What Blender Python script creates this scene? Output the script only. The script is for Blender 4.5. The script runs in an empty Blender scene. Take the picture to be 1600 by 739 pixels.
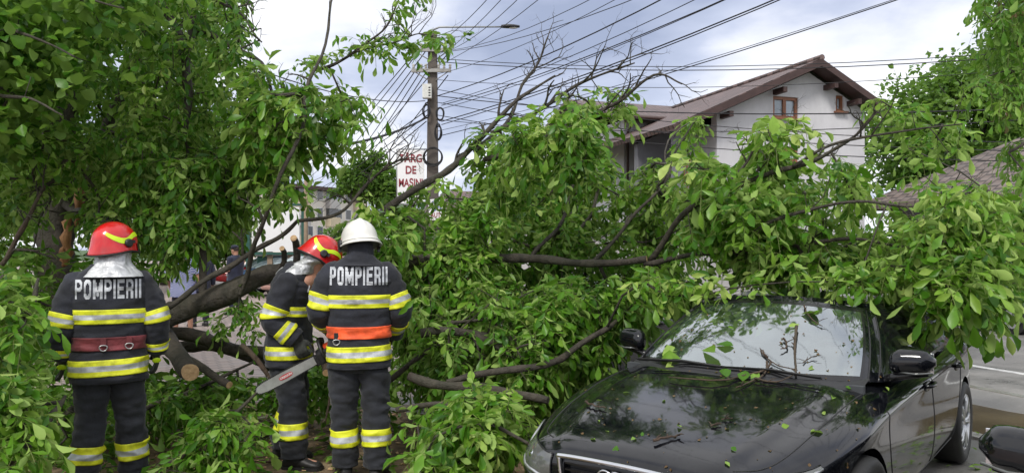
import bpy, bmesh, math, random
import numpy as np
from mathutils import Vector, Matrix, noise
from mathutils.bvhtree import BVHTree
from mathutils.kdtree import KDTree
random.seed(7)
rng = np.random.default_rng(11)
R = math.radians
SC = bpy.context.scene
COL = SC.collection
# ---------------------------------------------------------------- camera
FPX, HZ, CAMZ = 1186.0, 390.0, 1.68
cam_d = bpy.data.cameras.new('camera')
cam = bpy.data.objects.new('camera', cam_d)
COL.objects.link(cam)
cam.location = (0, 0, CAMZ)
cam.rotation_euler = (R(90), 0, 0)
cam_d.sensor_width = 36
cam_d.lens = 36 * FPX / 1600
cam_d.shift_y = 20.5 / 1600
cam_d.clip_end = 3000
SC.camera = cam
# ---------------------------------------------------------------- light
SUN_EL, SUN_AZ = 48, 200       # azimuth clockwise from +Y (away from camera)
world = bpy.data.worlds.new('World'); SC.world = world
world.use_nodes = True
wt = world.node_tree; wt.nodes.clear()
def wn(t, **k):
    n = wt.nodes.new(t)
    for a, b in k.items(): setattr(n, a, b)
    return n
sky = wn('ShaderNodeTexSky'); sky.sky_type = 'NISHITA'; sky.sun_disc = False
sky.sun_elevation = R(SUN_EL); sky.sun_rotation = R(SUN_AZ)
def wmath(op, a, b=None):
    n = wn('ShaderNodeMath', operation=op)
    for i, v in enumerate((a, b)):
        if v is None: continue
        if isinstance(v, (int, float)): n.inputs[i].default_value = v
        else: wt.links.new(v, n.inputs[i])
    return n.outputs[0]
tc = wn('ShaderNodeTexCoord')
sep = wn('ShaderNodeSeparateXYZ'); wt.links.new(tc.outputs['Generated'], sep.inputs[0])
zc = wmath('ADD', wmath('MAXIMUM', sep.outputs[2], 0.0), 0.22)
cmb = wn('ShaderNodeCombineXYZ')
wt.links.new(wmath('DIVIDE', sep.outputs[0], zc), cmb.inputs[0])
wt.links.new(wmath('DIVIDE', sep.outputs[1], zc), cmb.inputs[1])
cmb.inputs[2].default_value = 3.1
n1 = wn('ShaderNodeTexNoise'); n1.inputs['Scale'].default_value = 1.05; n1.inputs['Detail'].default_value = 7; n1.inputs['Roughness'].default_value = .48; n1.inputs['Distortion'].default_value = .35
wt.links.new(cmb.outputs[0], n1.inputs['Vector'])
n2 = wn('ShaderNodeTexNoise'); n2.inputs['Scale'].default_value = 2.6; n2.inputs['Detail'].default_value = 8; n2.inputs['Roughness'].default_value = .55
wt.links.new(cmb.outputs[0], n2.inputs['Vector'])
# a dark bank of cloud straight ahead high up, a second one low on the left
def blob(d, sharp, amp):
    vn = wn('ShaderNodeVectorMath', operation='DOT_PRODUCT'); wt.links.new(tc.outputs['Generated'], vn.inputs[0])
    vn.inputs[1].default_value = Vector(d).normalized()
    x = wmath('SUBTRACT', 1.0, vn.outputs['Value'])
    return wmath('MULTIPLY', wmath('EXPONENT', wmath('MULTIPLY', x, -sharp)), amp)
v = wmath('ADD', wmath('MULTIPLY', n1.outputs[0], .75), wmath('MULTIPLY', n2.outputs[0], .25))
for b in (blob((.02, 1, .33), 60, -.17), blob((.17, 1, .27), 110, -.10), blob((-.20, 1, .12), 60, -.13), blob((.30, 1, .34), 150, -.05), blob((.52, 1, .30), 60, -.08),
          blob((-.22, 1, .27), 60, .12), blob((.42, 1, .24), 60, .07), blob((.02, 1, .14), 70, .06)):
    v = wmath('ADD', v, b)
cr = wn('ShaderNodeValToRGB'); wt.links.new(v, cr.inputs[0])
el = cr.color_ramp.elements
el[0].position = .29; el[0].color = (2.6, 3.0, 4.15, 1)
el[1].position = .545; el[1].color = (8.3, 8.3, 8.5, 1)
e = el.new(.39); e.color = (4.1, 4.5, 5.7, 1)
e = el.new(.46); e.color = (6.2, 6.4, 7.1, 1)
mixc = wn('ShaderNodeMix', data_type='RGBA'); mixc.inputs['Factor'].default_value = .93
wt.links.new(sky.outputs[0], mixc.inputs['A']); wt.links.new(cr.outputs[0], mixc.inputs['B'])
bg = wn('ShaderNodeBackground'); bg.inputs['Strength'].default_value = .10
wt.links.new(mixc.outputs['Result'], bg.inputs[0])
wo = wn('ShaderNodeOutputWorld'); wt.links.new(bg.outputs[0], wo.inputs[0])
sun_d = bpy.data.lights.new('sun', 'SUN'); sun_d.energy = 1.5; sun_d.angle = R(14); sun_d.color = (1, .965, .9)
sun = bpy.data.objects.new('sun', sun_d); COL.objects.link(sun)
az = R(SUN_AZ)
sd = Vector((math.sin(az) * math.cos(R(SUN_EL)), math.cos(az) * math.cos(R(SUN_EL)), math.sin(R(SUN_EL))))
sun.rotation_euler = sd.to_track_quat('Z', 'Y').to_euler()
SC.view_settings.view_transform = 'Standard'; SC.view_settings.look = 'None'
SC.view_settings.gamma = 1; SC.view_settings.use_curve_mapping = False
SC.view_settings.exposure = 0.66
SC.cycles.max_bounces = 7; SC.cycles.transparent_max_bounces = 12
SC.cycles.diffuse_bounces = 3; SC.cycles.glossy_bounces = 3
SC.cycles.caustics_reflective = False; SC.cycles.caustics_refractive = False

def at(px, py, Y):
    return Vector(((px - 800) / FPX * Y, Y, CAMZ - (py - HZ) / FPX * Y))

# ---------------------------------------------------------------- materials
M = {}
class NT:
    def __init__(s, name):
        s.m = bpy.data.materials.new(name); s.m.use_nodes = True; s.t = s.m.node_tree; s.t.nodes.clear()
        s.out = s.t.nodes.new('ShaderNodeOutputMaterial'); M[name] = s.m
    def n(s, t, ins=None, **k):
        n = s.t.nodes.new(t)
        for a, b in k.items(): setattr(n, a, b)
        for a, b in (ins or {}).items():
            if hasattr(b, 'links') or isinstance(b, bpy.types.NodeSocket): s.t.links.new(b, n.inputs[a])
            else: n.inputs[a].default_value = b
        return n
    def ramp(s, fac, stops):
        n = s.n('ShaderNodeValToRGB', {0: fac}); e = n.color_ramp.elements
        while len(e) > 1: e.remove(e[-1])
        e[0].position = stops[0][0]; e[0].color = (*stops[0][1], 1)
        for p, c in stops[1:]:
            q = e.new(p); q.color = (*c, 1)
        return n.outputs[0]
    def noise(s, scale, detail=4, rough=.55, coord='Object', stretch=None, dist=0):
        tc = s.n('ShaderNodeTexCoord').outputs[coord]
        if stretch:
            tc = s.n('ShaderNodeMapping', {'Vector': tc, 'Scale': stretch}).outputs[0]
        return s.n('ShaderNodeTexNoise', {'Vector': tc, 'Scale': scale, 'Detail': detail, 'Roughness': rough, 'Distortion': dist}).outputs[0]
    def mix(s, f, a, b, blend='MIX'):
        n = s.n('ShaderNodeMix', {'Factor': f}, data_type='RGBA', blend_type=blend)
        for k, v in (('A', a), ('B', b)):
            if isinstance(v, bpy.types.NodeSocket): s.t.links.new(v, n.inputs[k])
            else: n.inputs[k].default_value = (*v, 1)
        return n.outputs['Result']
    def bump(s, h, strength=.3, dist=.01, normal=None):
        i = {'Height': h, 'Strength': strength, 'Distance': dist}
        if normal is not None: i['Normal'] = normal
        return s.n('ShaderNodeBump', i).outputs[0]
    def pbr(s, col, rough=.6, metal=0, normal=None, **k):
        i = {'Base Color': col if isinstance(col, bpy.types.NodeSocket) else (*col, 1), 'Roughness': rough, 'Metallic': metal}
        if normal is not None: i['Normal'] = normal
        i.update(k)
        p = s.n('ShaderNodeBsdfPrincipled', i)
        s.t.links.new(p.outputs[0], s.out.inputs[0]); return p
def simple(name, col, rough=.6, metal=0, var=.15, scale=8, bump=0, **k):
    t = NT(name); f = t.noise(scale)
    d = tuple(c * (1 - var) for c in col); l = tuple(min(1, c * (1 + var)) for c in col)
    c = t.ramp(f, [(.3, d), (.7, l)])
    nm = t.bump(t.noise(scale * 6), bump, .01) if bump else None
    t.pbr(c, rough, metal, nm, **k); return t.m
# leaves: per-leaf value 'lv', paler duller underside
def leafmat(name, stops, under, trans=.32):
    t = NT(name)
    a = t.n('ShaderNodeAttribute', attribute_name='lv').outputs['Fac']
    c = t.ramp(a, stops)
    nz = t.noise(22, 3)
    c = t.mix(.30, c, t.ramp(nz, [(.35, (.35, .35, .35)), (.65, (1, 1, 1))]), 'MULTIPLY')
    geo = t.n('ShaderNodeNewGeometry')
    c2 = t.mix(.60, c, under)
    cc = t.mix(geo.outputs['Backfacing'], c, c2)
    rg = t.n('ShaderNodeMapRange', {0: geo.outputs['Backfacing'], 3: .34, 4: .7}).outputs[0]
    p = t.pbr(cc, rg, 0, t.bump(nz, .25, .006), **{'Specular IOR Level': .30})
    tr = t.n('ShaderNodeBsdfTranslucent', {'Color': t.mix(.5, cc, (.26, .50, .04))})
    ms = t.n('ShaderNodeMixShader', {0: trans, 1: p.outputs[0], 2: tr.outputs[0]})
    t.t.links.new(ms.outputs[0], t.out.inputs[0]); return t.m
leafmat('leaf_walnut', [(0, (.030, .102, .008)), (.3, (.066, .196, .013)), (.6, (.135, .312, .024)), (.85, (.27, .45, .06)), (1, (.46, .58, .15))], (.42, .56, .17), .36)
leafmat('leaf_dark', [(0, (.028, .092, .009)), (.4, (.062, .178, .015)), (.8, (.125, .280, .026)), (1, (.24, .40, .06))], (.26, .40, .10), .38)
leafmat('leaf_far', [(0, (.050, .115, .018)), (.5, (.095, .20, .030)), (1, (.17, .30, .05))], (.18, .28, .08), .4)
leafmat('leaf_loose', [(0, (.16, .34, .04)), (1, (.34, .50, .10))], (.34, .46, .15), .3)
leafmat('leaf_brown', [(0, (.10, .055, .02)), (1, (.22, .14, .06))], (.2, .14, .07), .2)
def barkmat(name, d, l, rough=.75, sc=14):
    t = NT(name)
    a = t.noise(sc, 6, .65, stretch=(1, 1, .35), dist=.4); b = t.noise(3, 3)
    c = t.ramp(a, [(.3, d), (.7, l)])
    c = t.mix(.35, c, t.ramp(b, [(.4, d), (.62, (.050, .055, .030))]))
    t.pbr(c, rough, 0, t.bump(t.noise(sc * 1.6, 6, .7), 1.0, .03)); return t.m
barkmat('bark', (.020, .016, .012), (.105, .084, .064), .65)
barkmat('bark_brown', (.05, .03, .02), (.13, .085, .055))
t = NT('cut_wood')
tcw = t.n('ShaderNodeTexCoord').outputs['Object']
w = t.noise(30, 4, .6)
t.pbr(t.ramp(w, [(.3, (.42, .25, .12)), (.7, (.72, .50, .28))]), .75)
t = NT('torn_wood'); w = t.noise(22, 5, .6, stretch=(1, 1, .2))
t.pbr(t.ramp(w, [(.3, (.16, .07, .03)), (.7, (.50, .26, .11))]), .8, 0, t.bump(w, .8, .02))
# cloth
def cloth(name, col, rough=.85, fine=260):
    t = NT(name)
    w = t.noise(fine, 2); b = t.noise(5, 5, .6); b2 = t.noise(28, 4, .6)
    d = tuple(c * .5 for c in col); l = tuple(c * 2.2 + .004 for c in col)
    c = t.ramp(b, [(.32, d), (.75, l)])
    nm = t.bump(b2, .45, .012); nm = t.bump(w, .35, .0015, nm)
    t.pbr(c, rough, 0, nm, **{'Sheen Weight': .12}); return t.m
cloth('turnout_cloth', (.0095, .0108, .0165))
cloth('turnout_trouser', (.0115, .013, .0175))
cloth('police_cloth', (.010, .013, .030)); cloth('dark_shorts', (.02, .02, .03))
cloth('belt_maroon', (.115, .018, .022), .7); cloth('belt_orange', (.62, .075, .015), .6)
cloth('glove_cloth', (.020, .022, .018), .75)
t = NT('check_shirt')
ck = t.n('ShaderNodeTexChecker', {'Vector': t.n('ShaderNodeTexCoord').outputs['Object'], 'Scale': 42, 'Color1': (.10, .13, .38, 1), 'Color2': (.55, .58, .72, 1)})
t.pbr(ck.outputs[0], .85)
def band(name, col, rough, metal=0):
    t = NT(name); f = t.noise(9, 5, .65); g = t.noise(120, 2)
    c = t.ramp(f, [(.32, tuple(c * .50 for c in col)), (.55, col)])
    t.pbr(c, rough, metal, t.bump(g, .25, .001)); return t.m
band('band_yellow', (.80, .83, .03), .55); band('band_silver', (.56, .58, .60), .35, .15)
band('letter_silver', (.50, .52, .55), .5, .1)
t = NT('aluminised')
f = t.noise(16, 5, .6, dist=1.0)
t.pbr(t.ramp(f, [(.3, (.40, .41, .42)), (.7, (.74, .75, .76))]), .48, .45, t.bump(f, .6, .02))
simple('helmet_red', (.52, .008, .010), .24, 0, .25, 9, **{'Coat Weight': .6})
simple('helmet_white', (.72, .71, .66), .34, 0, .13, 7, **{'Coat Weight': .4})
simple('helmet_stripe', (.62, .86, .02), .35); simple('rubber', (.014, .014, .014), .55, 0, .2, 12, .2)
simple('black_plastic', (.018, .018, .02), .45, 0, .2, 12, .1)
simple('skin', (.46, .24, .16), .55, 0, .12, 12); simple('hair', (.03, .02, .015), .8)
simple('steel', (.50, .50, .50), .35, .9, .1, 10); simple('boot_leather', (.014, .013, .012), .5, 0, .3, 10, .3)
simple('saw_bar', (.48, .50, .50), .42, .55, .18, 14); simple('saw_orange', (.55, .055, .012), .4)
simple('red_print', (.50, .012, .018), .5, 0, .05); simple('white_print', (.78, .78, .76), .55, 0, .05)
simple('wood_dark_red', (.28, .035, .03), .6)
# car
t = NT('black_paint')
vo = t.n('ShaderNodeTexVoronoi', {'Vector': t.n('ShaderNodeTexCoord').outputs['Object'], 'Scale': 55, 'Randomness': 1.0}, feature='F1')
dr = t.n('ShaderNodeMapRange', {0: vo.outputs['Distance'], 1: .10, 2: .20, 3: 1.0, 4: 0.0}).outputs[0]
msk = t.n('ShaderNodeMapRange', {0: t.noise(7, 3), 1: .50, 2: .56}).outputs[0]
dr2 = t.n('ShaderNodeMath', {0: dr, 1: msk}, operation='MULTIPLY').outputs[0]
dirt = t.noise(9, 6, .7)
rg = t.n('ShaderNodeMapRange', {0: dirt, 1: .35, 2: .75, 3: .045, 4: .15}).outputs[0]
nm = t.bump(dr2, .35, .004); nm = t.bump(t.noise(2.2, 2), .05, .02, nm)
t.pbr(t.ramp(dirt, [(.45, (.0035, .004, .006)), (.85, (.016, .017, .019))]), rg, 0, nm, **{'Coat Weight': .35, 'Coat Roughness': .03, 'IOR': 1.42})
simple('chrome', (.62, .63, .65), .16, 1.0, .05); simple('gloss_trim', (.01, .01, .011), .18)
simple('rim_metal', (.52, .53, .54), .3, .85, .1); simple('grille_black', (.012, .012, .013), .4)
simple('lamp_lens', (.12, .125, .12), .08, .2, .2, 18, **{'Coat Weight': 1}); simple('tail_red', (.55, .01, .01), .2, 0, .05, **{'Coat Weight': 1})
simple('interior_grey', (.10, .11, .12), .8); simple('interior_dash', (.05, .055, .06), .7); simple('seat_light', (.30, .31, .31), .8)
def glassmat(name, tint, base, f0=.16, rough=.02):
    t = NT(name)
    fr = t.n('ShaderNodeFresnel', {'IOR': 1.6}).outputs[0]
    f = t.n('ShaderNodeMath', {0: fr, 1: f0}, operation='ADD', use_clamp=True).outputs[0]
    tr = t.n('ShaderNodeBsdfTransparent', {'Color': (*tint, 1)}); df = t.n('ShaderNodeBsdfDiffuse', {'Color': (*base, 1)})
    mk = t.n('ShaderNodeMapRange', {0: t.noise(5, 6, .7), 1: .4, 2: .75, 3: .04, 4: .26}).outputs[0]
    a = t.n('ShaderNodeMixShader', {0: mk, 1: tr.outputs[0], 2: df.outputs[0]})
    gl = t.n('ShaderNodeBsdfGlossy', {'Color': (.84, .90, .92, 1), 'Roughness': rough, 'Normal': t.bump(t.noise(260, 1), .03, .001)})
    ms = t.n('ShaderNodeMixShader', {0: f, 1: a.outputs[0], 2: gl.outputs[0]})
    t.t.links.new(ms.outputs[0], t.out.inputs[0]); return t.m
glassmat('windshield_glass', (.62, .76, .72), (.24, .29, .30), .34)
glassmat('side_glass', (.12, .14, .14), (.1, .11, .11), .04)
simple('car_glass_painted_sky', (.30, .37, .39), .15, 0, .3, 2); simple('far_glass', (.03, .035, .04), .08, 0, .2, 3, **{'Coat Weight': 1}); simple('window_pane', (.38, .45, .52), .1, 0, .25, 2.5)  # distant car glass: pale base colour stands in for reflected sky
# ground
t = NT('asphalt'); a = t.noise(1.1, 6, .65); b = t.noise(90, 3, .7)
c = t.ramp(a, [(.35, (.13, .125, .115)), (.65, (.27, .26, .245))]); c = t.mix(.5, c, t.ramp(b, [(.35, (.5, .5, .5)), (.65, (1.3, 1.3, 1.3))]), 'MULTIPLY')
t.pbr(c, t.n('ShaderNodeMapRange', {0: a, 1: .35, 2: .6, 3: .22, 4: .75}).outputs[0], 0, t.bump(b, .4, .006))
t = NT('paving')
tcp = t.n('ShaderNodeTexCoord').outputs['Object']
mp = t.n('ShaderNodeMapping', {'Vector': tcp, 'Rotation': (0, 0, .32)})
br = t.n('ShaderNodeTexBrick', {'Vector': mp.outputs[0], 'Scale': 2.4, 'Color1': (.36, .28, .25, 1), 'Color2': (.44, .35, .31, 1), 'Mortar': (.16, .14, .13, 1), 'Mortar Size': .035, 'Brick Width': .55, 'Row Height': .3})
a = t.noise(.7, 6, .65)
c = t.mix(.6, br.outputs['Color'], t.ramp(a, [(.35, (.5, .5, .5)), (.65, (1.15, 1.15, 1.15))]), 'MULTIPLY')
t.pbr(c, t.n('ShaderNodeMapRange', {0: a, 1: .35, 2: .6, 3: .35, 4: .8}).outputs[0], 0, t.bump(br.outputs['Fac'], -.4, .006))
t = NT('sawdust_litter'); a = t.noise(3.0, 7, .7); b = t.noise(70, 4, .75)
c = t.ramp(a, [(.35, (.075, .055, .035)), (.52, (.22, .15, .085)), (.70, (.46, .34, .20))]); c = t.mix(.7, c, t.ramp(b, [(.3, (.35, .35, .35)), (.7, (1.3, 1.3, 1.3))]), 'MULTIPLY')
t.pbr(c, .9, 0, t.bump(b, .8, .02))
simple('grass', (.05, .10, .025), .9, 0, .4, 3, .5); simple('kerb_concrete', (.33, .32, .30), .8, 0, .2, 5, .2)
simple('road_paint', (.62, .62, .60), .7, 0, .3, 7)
t = NT('puddle_water'); t.pbr(t.ramp(t.noise(1.5, 3), [(.3, (.11, .085, .045)), (.7, (.17, .135, .075))]), .05, 0, t.bump(t.noise(14, 2), .08, .01))
# buildings
def plaster(name, col, dirt=.3):
    t = NT(name); a = t.noise(.9, 7, .7, stretch=(1, 1, .5)); b = t.noise(40, 3)
    c = t.ramp(a, [(.3, tuple(c * (1 - dirt) for c in col)), (.62, col)])
    t.pbr(c, .88, 0, t.bump(b, .25, .01)); return t.m
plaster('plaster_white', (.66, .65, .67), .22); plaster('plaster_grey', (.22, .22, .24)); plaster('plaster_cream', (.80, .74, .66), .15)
plaster('plaster_yellow', (.62, .53, .38), .25); plaster('concrete_pole', (.135, .115, .10), .4); plaster('plaster_far', (.50, .48, .47), .3)
def tiles(name, c1, c2, sx=3.6, sy=3.0):
    t = NT(name)
    uv = t.n('ShaderNodeUVMap').outputs[0]
    br = t.n('ShaderNodeTexBrick', {'Vector': uv, 'Scale': 1, 'Color1': (*c1, 1), 'Color2': (*c2, 1), 'Mortar': (*[c * .35 for c in c1], 1), 'Mortar Size': .03, 'Brick Width': .22, 'Row Height': .33, 'Bias': 0, 'Mortar Smooth': .4})
    wv = t.n('ShaderNodeTexWave', {'Vector': uv, 'Scale': 1.43}, wave_type='BANDS', bands_direction='X').outputs[1]
    c = t.mix(.55, br.outputs['Color'], t.ramp(t.noise(.8, 5, .7), [(.35, (.6, .6, .6)), (.65, (1.25, 1.2, 1.2))]), 'MULTIPLY')
    nm = t.bump(br.outputs['Fac'], -.8, .03)
    t.pbr(c, .55, 0, t.bump(wv, .6, .03, nm)); return t.m
tiles('roof_brown', (.115, .075, .068), (.17, .115, .105)); tiles('roof_grey', (.135, .105, .09), (.20, .16, .14))
simple('barge_brown', (.060, .032, .028), .6, 0, .2, 4); simple('window_brown', (.24, .095, .045), .5, 0, .2, 6)
simple('green_metal', (.02, .085, .065), .5); simple('banner_white', (.80, .80, .80), .6, 0, .04, 1); simple('dull_metal', (.30, .31, .31), .5, .5)
simple('cable_black', (.012, .012, .014), .6); simple('insulator', (.42, .40, .36), .3); simple('box_white', (.66, .66, .62), .5); simple('tan_post', (.30, .22, .15), .8)
simple('paint_red', (.50, .015, .02), .2, 0, .05, 3, **{'Coat Weight': 1}); simple('paint_silver', (.42, .45, .48), .25, .5, .05); simple('paint_rose', (.52, .32, .27), .3, .3, .05); simple('paint_blue', (.05, .10, .22), .2, .2, .05)
simple('sign_maroon', (.24, .025, .035), .6, 0, .05); simple('sign_blue', (.05, .08, .30), .6, 0, .05)

# ---------------------------------------------------------------- object helpers
def link(o, parent=None):
    COL.objects.link(o)
    if parent is not None: o.parent = parent
    return o
def tag(o, label=None, cat=None, group=None, kind=None):
    if label: o['label'] = label
    if cat: o['category'] = cat
    if group: o['group'] = group
    if kind: o['kind'] = kind
    return o
def thing(name, label, cat, loc=(0, 0, 0), rz=0, group=None):
    o = bpy.data.objects.new(name, None); o.empty_display_size = .2
    link(o); o.location = loc; o.rotation_euler = (0, 0, rz)
    return tag(o, label, cat, group)
class MB:
    def __init__(s): s.v = []; s.f = []; s.m = []; s.sm = []
    def add(s, vs, fs, mi=0, smooth=True, mat=None):
        k = len(s.v)
        if mat is not None: vs = [mat @ Vector(v) for v in vs]
        s.v += [tuple(v) for v in vs]
        for f in fs: s.f.append(tuple(i + k for i in f)); s.m.append(mi); s.sm.append(smooth)
        return s
    def box(s, c, d, mi=0, mat=None, bev=0):
        x, y, z = d[0] / 2, d[1] / 2, d[2] / 2
        if bev:
            bm = bmesh.new(); bmesh.ops.create_cube(bm, size=1)
            bmesh.ops.scale(bm, vec=d, verts=bm.verts); bmesh.ops.bevel(bm, geom=bm.edges[:], offset=bev, segments=2, affect='EDGES', profile=.7)
            bmesh.ops.translate(bm, vec=c, verts=bm.verts)
            vs = [v.co.copy() for v in bm.verts]; bm.verts.index_update(); fs = [[v.index for v in f.verts] for f in bm.faces]; bm.free()
            return s.add(vs, fs, mi, False, mat)
        vs = [(c[0] + i * x, c[1] + j * y, c[2] + k * z) for k in (-1, 1) for j in (-1, 1) for i in (-1, 1)]
        return s.add(vs, [(0, 2, 3, 1), (4, 5, 7, 6), (0, 1, 5, 4), (2, 6, 7, 3), (0, 4, 6, 2), (1, 3, 7, 5)], mi, False, mat)
    def tube(s, pts, rad, seg=8, mi=0, cap=True, mat=None, capmi=None):
        P = [Vector(p) for p in pts]; n = len(P)
        if isinstance(rad, (int, float)): rad = [rad] * n
        vs = []; fs = []; up = None
        for i in range(n):
            d = (P[min(i + 1, n - 1)] - P[max(i - 1, 0)])
            d = d.normalized() if d.length > 1e-9 else Vector((0, 0, 1))
            if up is None: up = d.orthogonal().normalized()
            up = (up - d * up.dot(d)); up = up.normalized() if up.length > 1e-6 else d.orthogonal().normalized()
            w = d.cross(up)
            for k in range(seg):
                a = 2 * math.pi * k / seg
                vs.append(P[i] + (up * math.cos(a) + w * math.sin(a)) * rad[i])
        for i in range(n - 1):
            for k in range(seg):
                a = i * seg + k; b = i * seg + (k + 1) % seg
                fs.append((a, b, b + seg, a + seg))
        s.add(vs, fs, mi, True, mat)
        if cap:
            k0 = len(s.v) - len(vs)
            s.f.append(tuple(k0 + k for k in reversed(range(seg)))); s.m.append(mi if capmi is None else capmi); s.sm.append(False)
            s.f.append(tuple(k0 + (n - 1) * seg + k for k in range(seg))); s.m.append(mi if capmi is None else capmi); s.sm.append(False)
        return s
    def ell(s, c, r, seg=16, rings=10, mi=0, mat=None):
        vs = []; fs = []
        for i in range(rings + 1):
            th = math.pi * i / rings
            for k in range(seg):
                a = 2 * math.pi * k / seg
                vs.append((c[0] + r[0] * math.sin(th) * math.cos(a), c[1] + r[1] * math.sin(th) * math.sin(a), c[2] + r[2] * math.cos(th)))
        for i in range(rings):
            for k in range(seg):
                a = i * seg + k; b = i * seg + (k + 1) % seg
                fs.append((a, a + seg, b + seg, b))
        return s.add(vs, fs, mi, True, mat)
    def obj(s, name, mats, parent=None, uv=None):
        me = bpy.data.meshes.new(name); me.from_pydata(s.v, [], s.f)
        for m in (mats if isinstance(mats, (list, tuple)) else [mats]): me.materials.append(M[m] if isinstance(m, str) else m)
        me.polygons.foreach_set('material_index', s.m); me.polygons.foreach_set('use_smooth', s.sm)
        if uv is not None:
            l = me.uv_layers.new(name='UVMap')
            for lp in me.loops: l.data[lp.index].uv = uv(Vector(s.v[lp.vertex_index]))
        me.validate(); me.update()
        return link(bpy.data.objects.new(name, me), parent)
def copy_tree(o, parent=None):
    c = o.copy(); COL.objects.link(c)
    if parent is not None: c.parent = parent
    for ch in [q for q in bpy.data.objects if q.parent == o]: copy_tree(ch, c)
    return c
def catmull(P, n):
    """resample control rows P (k, d) to n rows"""
    P = np.asarray(P, float); k = len(P)
    tt = np.linspace(0, k - 1, n); i = np.clip(tt.astype(int), 0, k - 2); f = (tt - i)[:, None]
    p0 = P[np.clip(i - 1, 0, k - 1)]; p1 = P[i]; p2 = P[i + 1]; p3 = P[np.clip(i + 2, 0, k - 1)]
    return .5 * ((2 * p1) + (-p0 + p2) * f + (2 * p0 - 5 * p1 + 4 * p2 - p3) * f ** 2 + (-p0 + 3 * p1 - 3 * p2 + p3) * f ** 3)
def grid_faces(nu, nv, close_u=True):
    fs = []
    for j in range(nv - 1):
        for i in range(nu if close_u else nu - 1):
            a = j * nu + i; b = j * nu + (i + 1) % nu
            fs.append((a, b, b + nu, a + nu))
    return fs
def remesh(mb, voxel, smooth=2):
    me = bpy.data.meshes.new('tmp'); me.from_pydata(mb.v, [], mb.f); me.update()
    o = bpy.data.objects.new('tmp', me); COL.objects.link(o)
    m = o.modifiers.new('r', 'REMESH'); m.mode = 'VOXEL'; m.voxel_size = voxel
    if smooth:
        k = o.modifiers.new('s', 'SMOOTH'); k.iterations = smooth; k.factor = .6
    bpy.context.view_layer.update()
    ev = o.evaluated_get(bpy.context.evaluated_depsgraph_get())
    r = bpy.data.meshes.new_from_object(ev)
    vs = [v.co.copy() for v in r.vertices]; fs = [tuple(p.vertices) for p in r.polygons]
    bpy.data.objects.remove(o); bpy.data.meshes.remove(me); bpy.data.meshes.remove(r)
    q = MB(); q.add(vs, fs); return q
def text_mesh(s, size, bold=.0, sx=1.0, space=1.0):
    cu = bpy.data.curves.new('t', 'FONT'); cu.body = s; cu.size = size; cu.offset = bold; cu.align_x = 'CENTER'; cu.align_y = 'CENTER'; cu.resolution_u = 3; cu.space_character = space
    o = bpy.data.objects.new('t', cu); COL.objects.link(o); bpy.context.view_layer.update()
    me = bpy.data.meshes.new_from_object(o.evaluated_get(bpy.context.evaluated_depsgraph_get()))
    bm = bmesh.new(); bm.from_mesh(me); bmesh.ops.triangulate(bm, faces=bm.faces[:])
    for _ in range(3):
        le = [e for e in bm.edges if e.calc_length() > size * .22]
        if not le: break
        bmesh.ops.subdivide_edges(bm, edges=le, cuts=1); bmesh.ops.triangulate(bm, faces=bm.faces[:])
    bm.verts.index_update()
    vs = [(v.co.x * sx, v.co.y, 0) for v in bm.verts]; fs = [[v.index for v in f.verts] for f in bm.faces]
    bm.free(); bpy.data.objects.remove(o); bpy.data.meshes.remove(me)
    return vs, fs
def thicken(vs_front, fs, off):
    """close a thin sheet: copy of the sheet pushed by off, side walls on border"""
    n = len(vs_front); vb = [Vector(a) + Vector(off) for a in vs_front]
    cnt = {}
    for f in fs:
        for i in range(len(f)):
            e = (f[i], f[(i + 1) % len(f)]); cnt[e] = 1
    out = list(fs) + [tuple(i + n for i in reversed(f)) for f in fs]
    for a, b in cnt:
        if (b, a) not in cnt: out.append((b, a, a + n, b + n))
    return list(vs_front) + vb, out
# ================================================================ setting
RD = Vector((-.318, .948, 0)); RN = Vector((.948, .318, 0)); RP = Vector((4.15, 7.0, 0))
def road_pt(along, off, z=0): return RP + RD * along + RN * off + Vector((0, 0, z))
def sheet(name, pts, mat, z, kind='structure', sub=0):
    mb = MB(); mb.add([(p[0], p[1], z) for p in pts], [tuple(range(len(pts)))], 0, False)
    o = mb.obj(name, mat); return tag(o, kind=kind)
sheet('ground', [(-900, -300), (900, -300), (900, 1500), (-900, 1500)], 'grass', 0)
q = [road_pt(-30, -60), road_pt(-30, -.15), road_pt(120, -.15), road_pt(120, -60)]
sheet('pavement', q, 'paving', .004)
q = [road_pt(-30, 0), road_pt(-30, 9), road_pt(400, 9), road_pt(400, 0)]
sheet('road', q, 'asphalt', .008)
q = [road_pt(-14, -5.2), road_pt(-14, -.16), road_pt(3.2, -.16), road_pt(3.2, -5.0)]
sheet('parking_bay', q, 'asphalt', .0085)
q = [road_pt(-30, 9.2), road_pt(-30, 13), road_pt(400, 13), road_pt(400, 9.2)]
sheet('far_pavement', q, 'paving', .03)
mb = MB()
def strip(mb, a0, a1, o0, o1, z0, z1):
    vs = [road_pt(a, o, z) for z in (z0, z1) for a, o in ((a0, o0), (a0, o1), (a1, o1), (a1, o0))]
    mb.add(vs, [(0, 1, 5, 4), (1, 2, 6, 5), (2, 3, 7, 6), (3, 0, 4, 7), (4, 5, 6, 7)], 0, False)
strip(mb, -30, 120, -.15, 0, 0, .03); tag(mb.obj('kerb', 'kerb_concrete'), kind='structure')
mb = MB(); strip(mb, -30, 400, 9.0, 9.2, 0, .14); tag(mb.obj('kerb', 'kerb_concrete'), kind='structure')
mb = MB()
strip(mb, -20, 60, 3.55, 3.68, .0081, .0125)
for a in range(-4, 12): strip(mb, a * 6, a * 6 + 3, 6.1, 6.22, .0081, .0125)
tag(mb.obj('road_marking', 'road_paint'), kind='structure')
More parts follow.
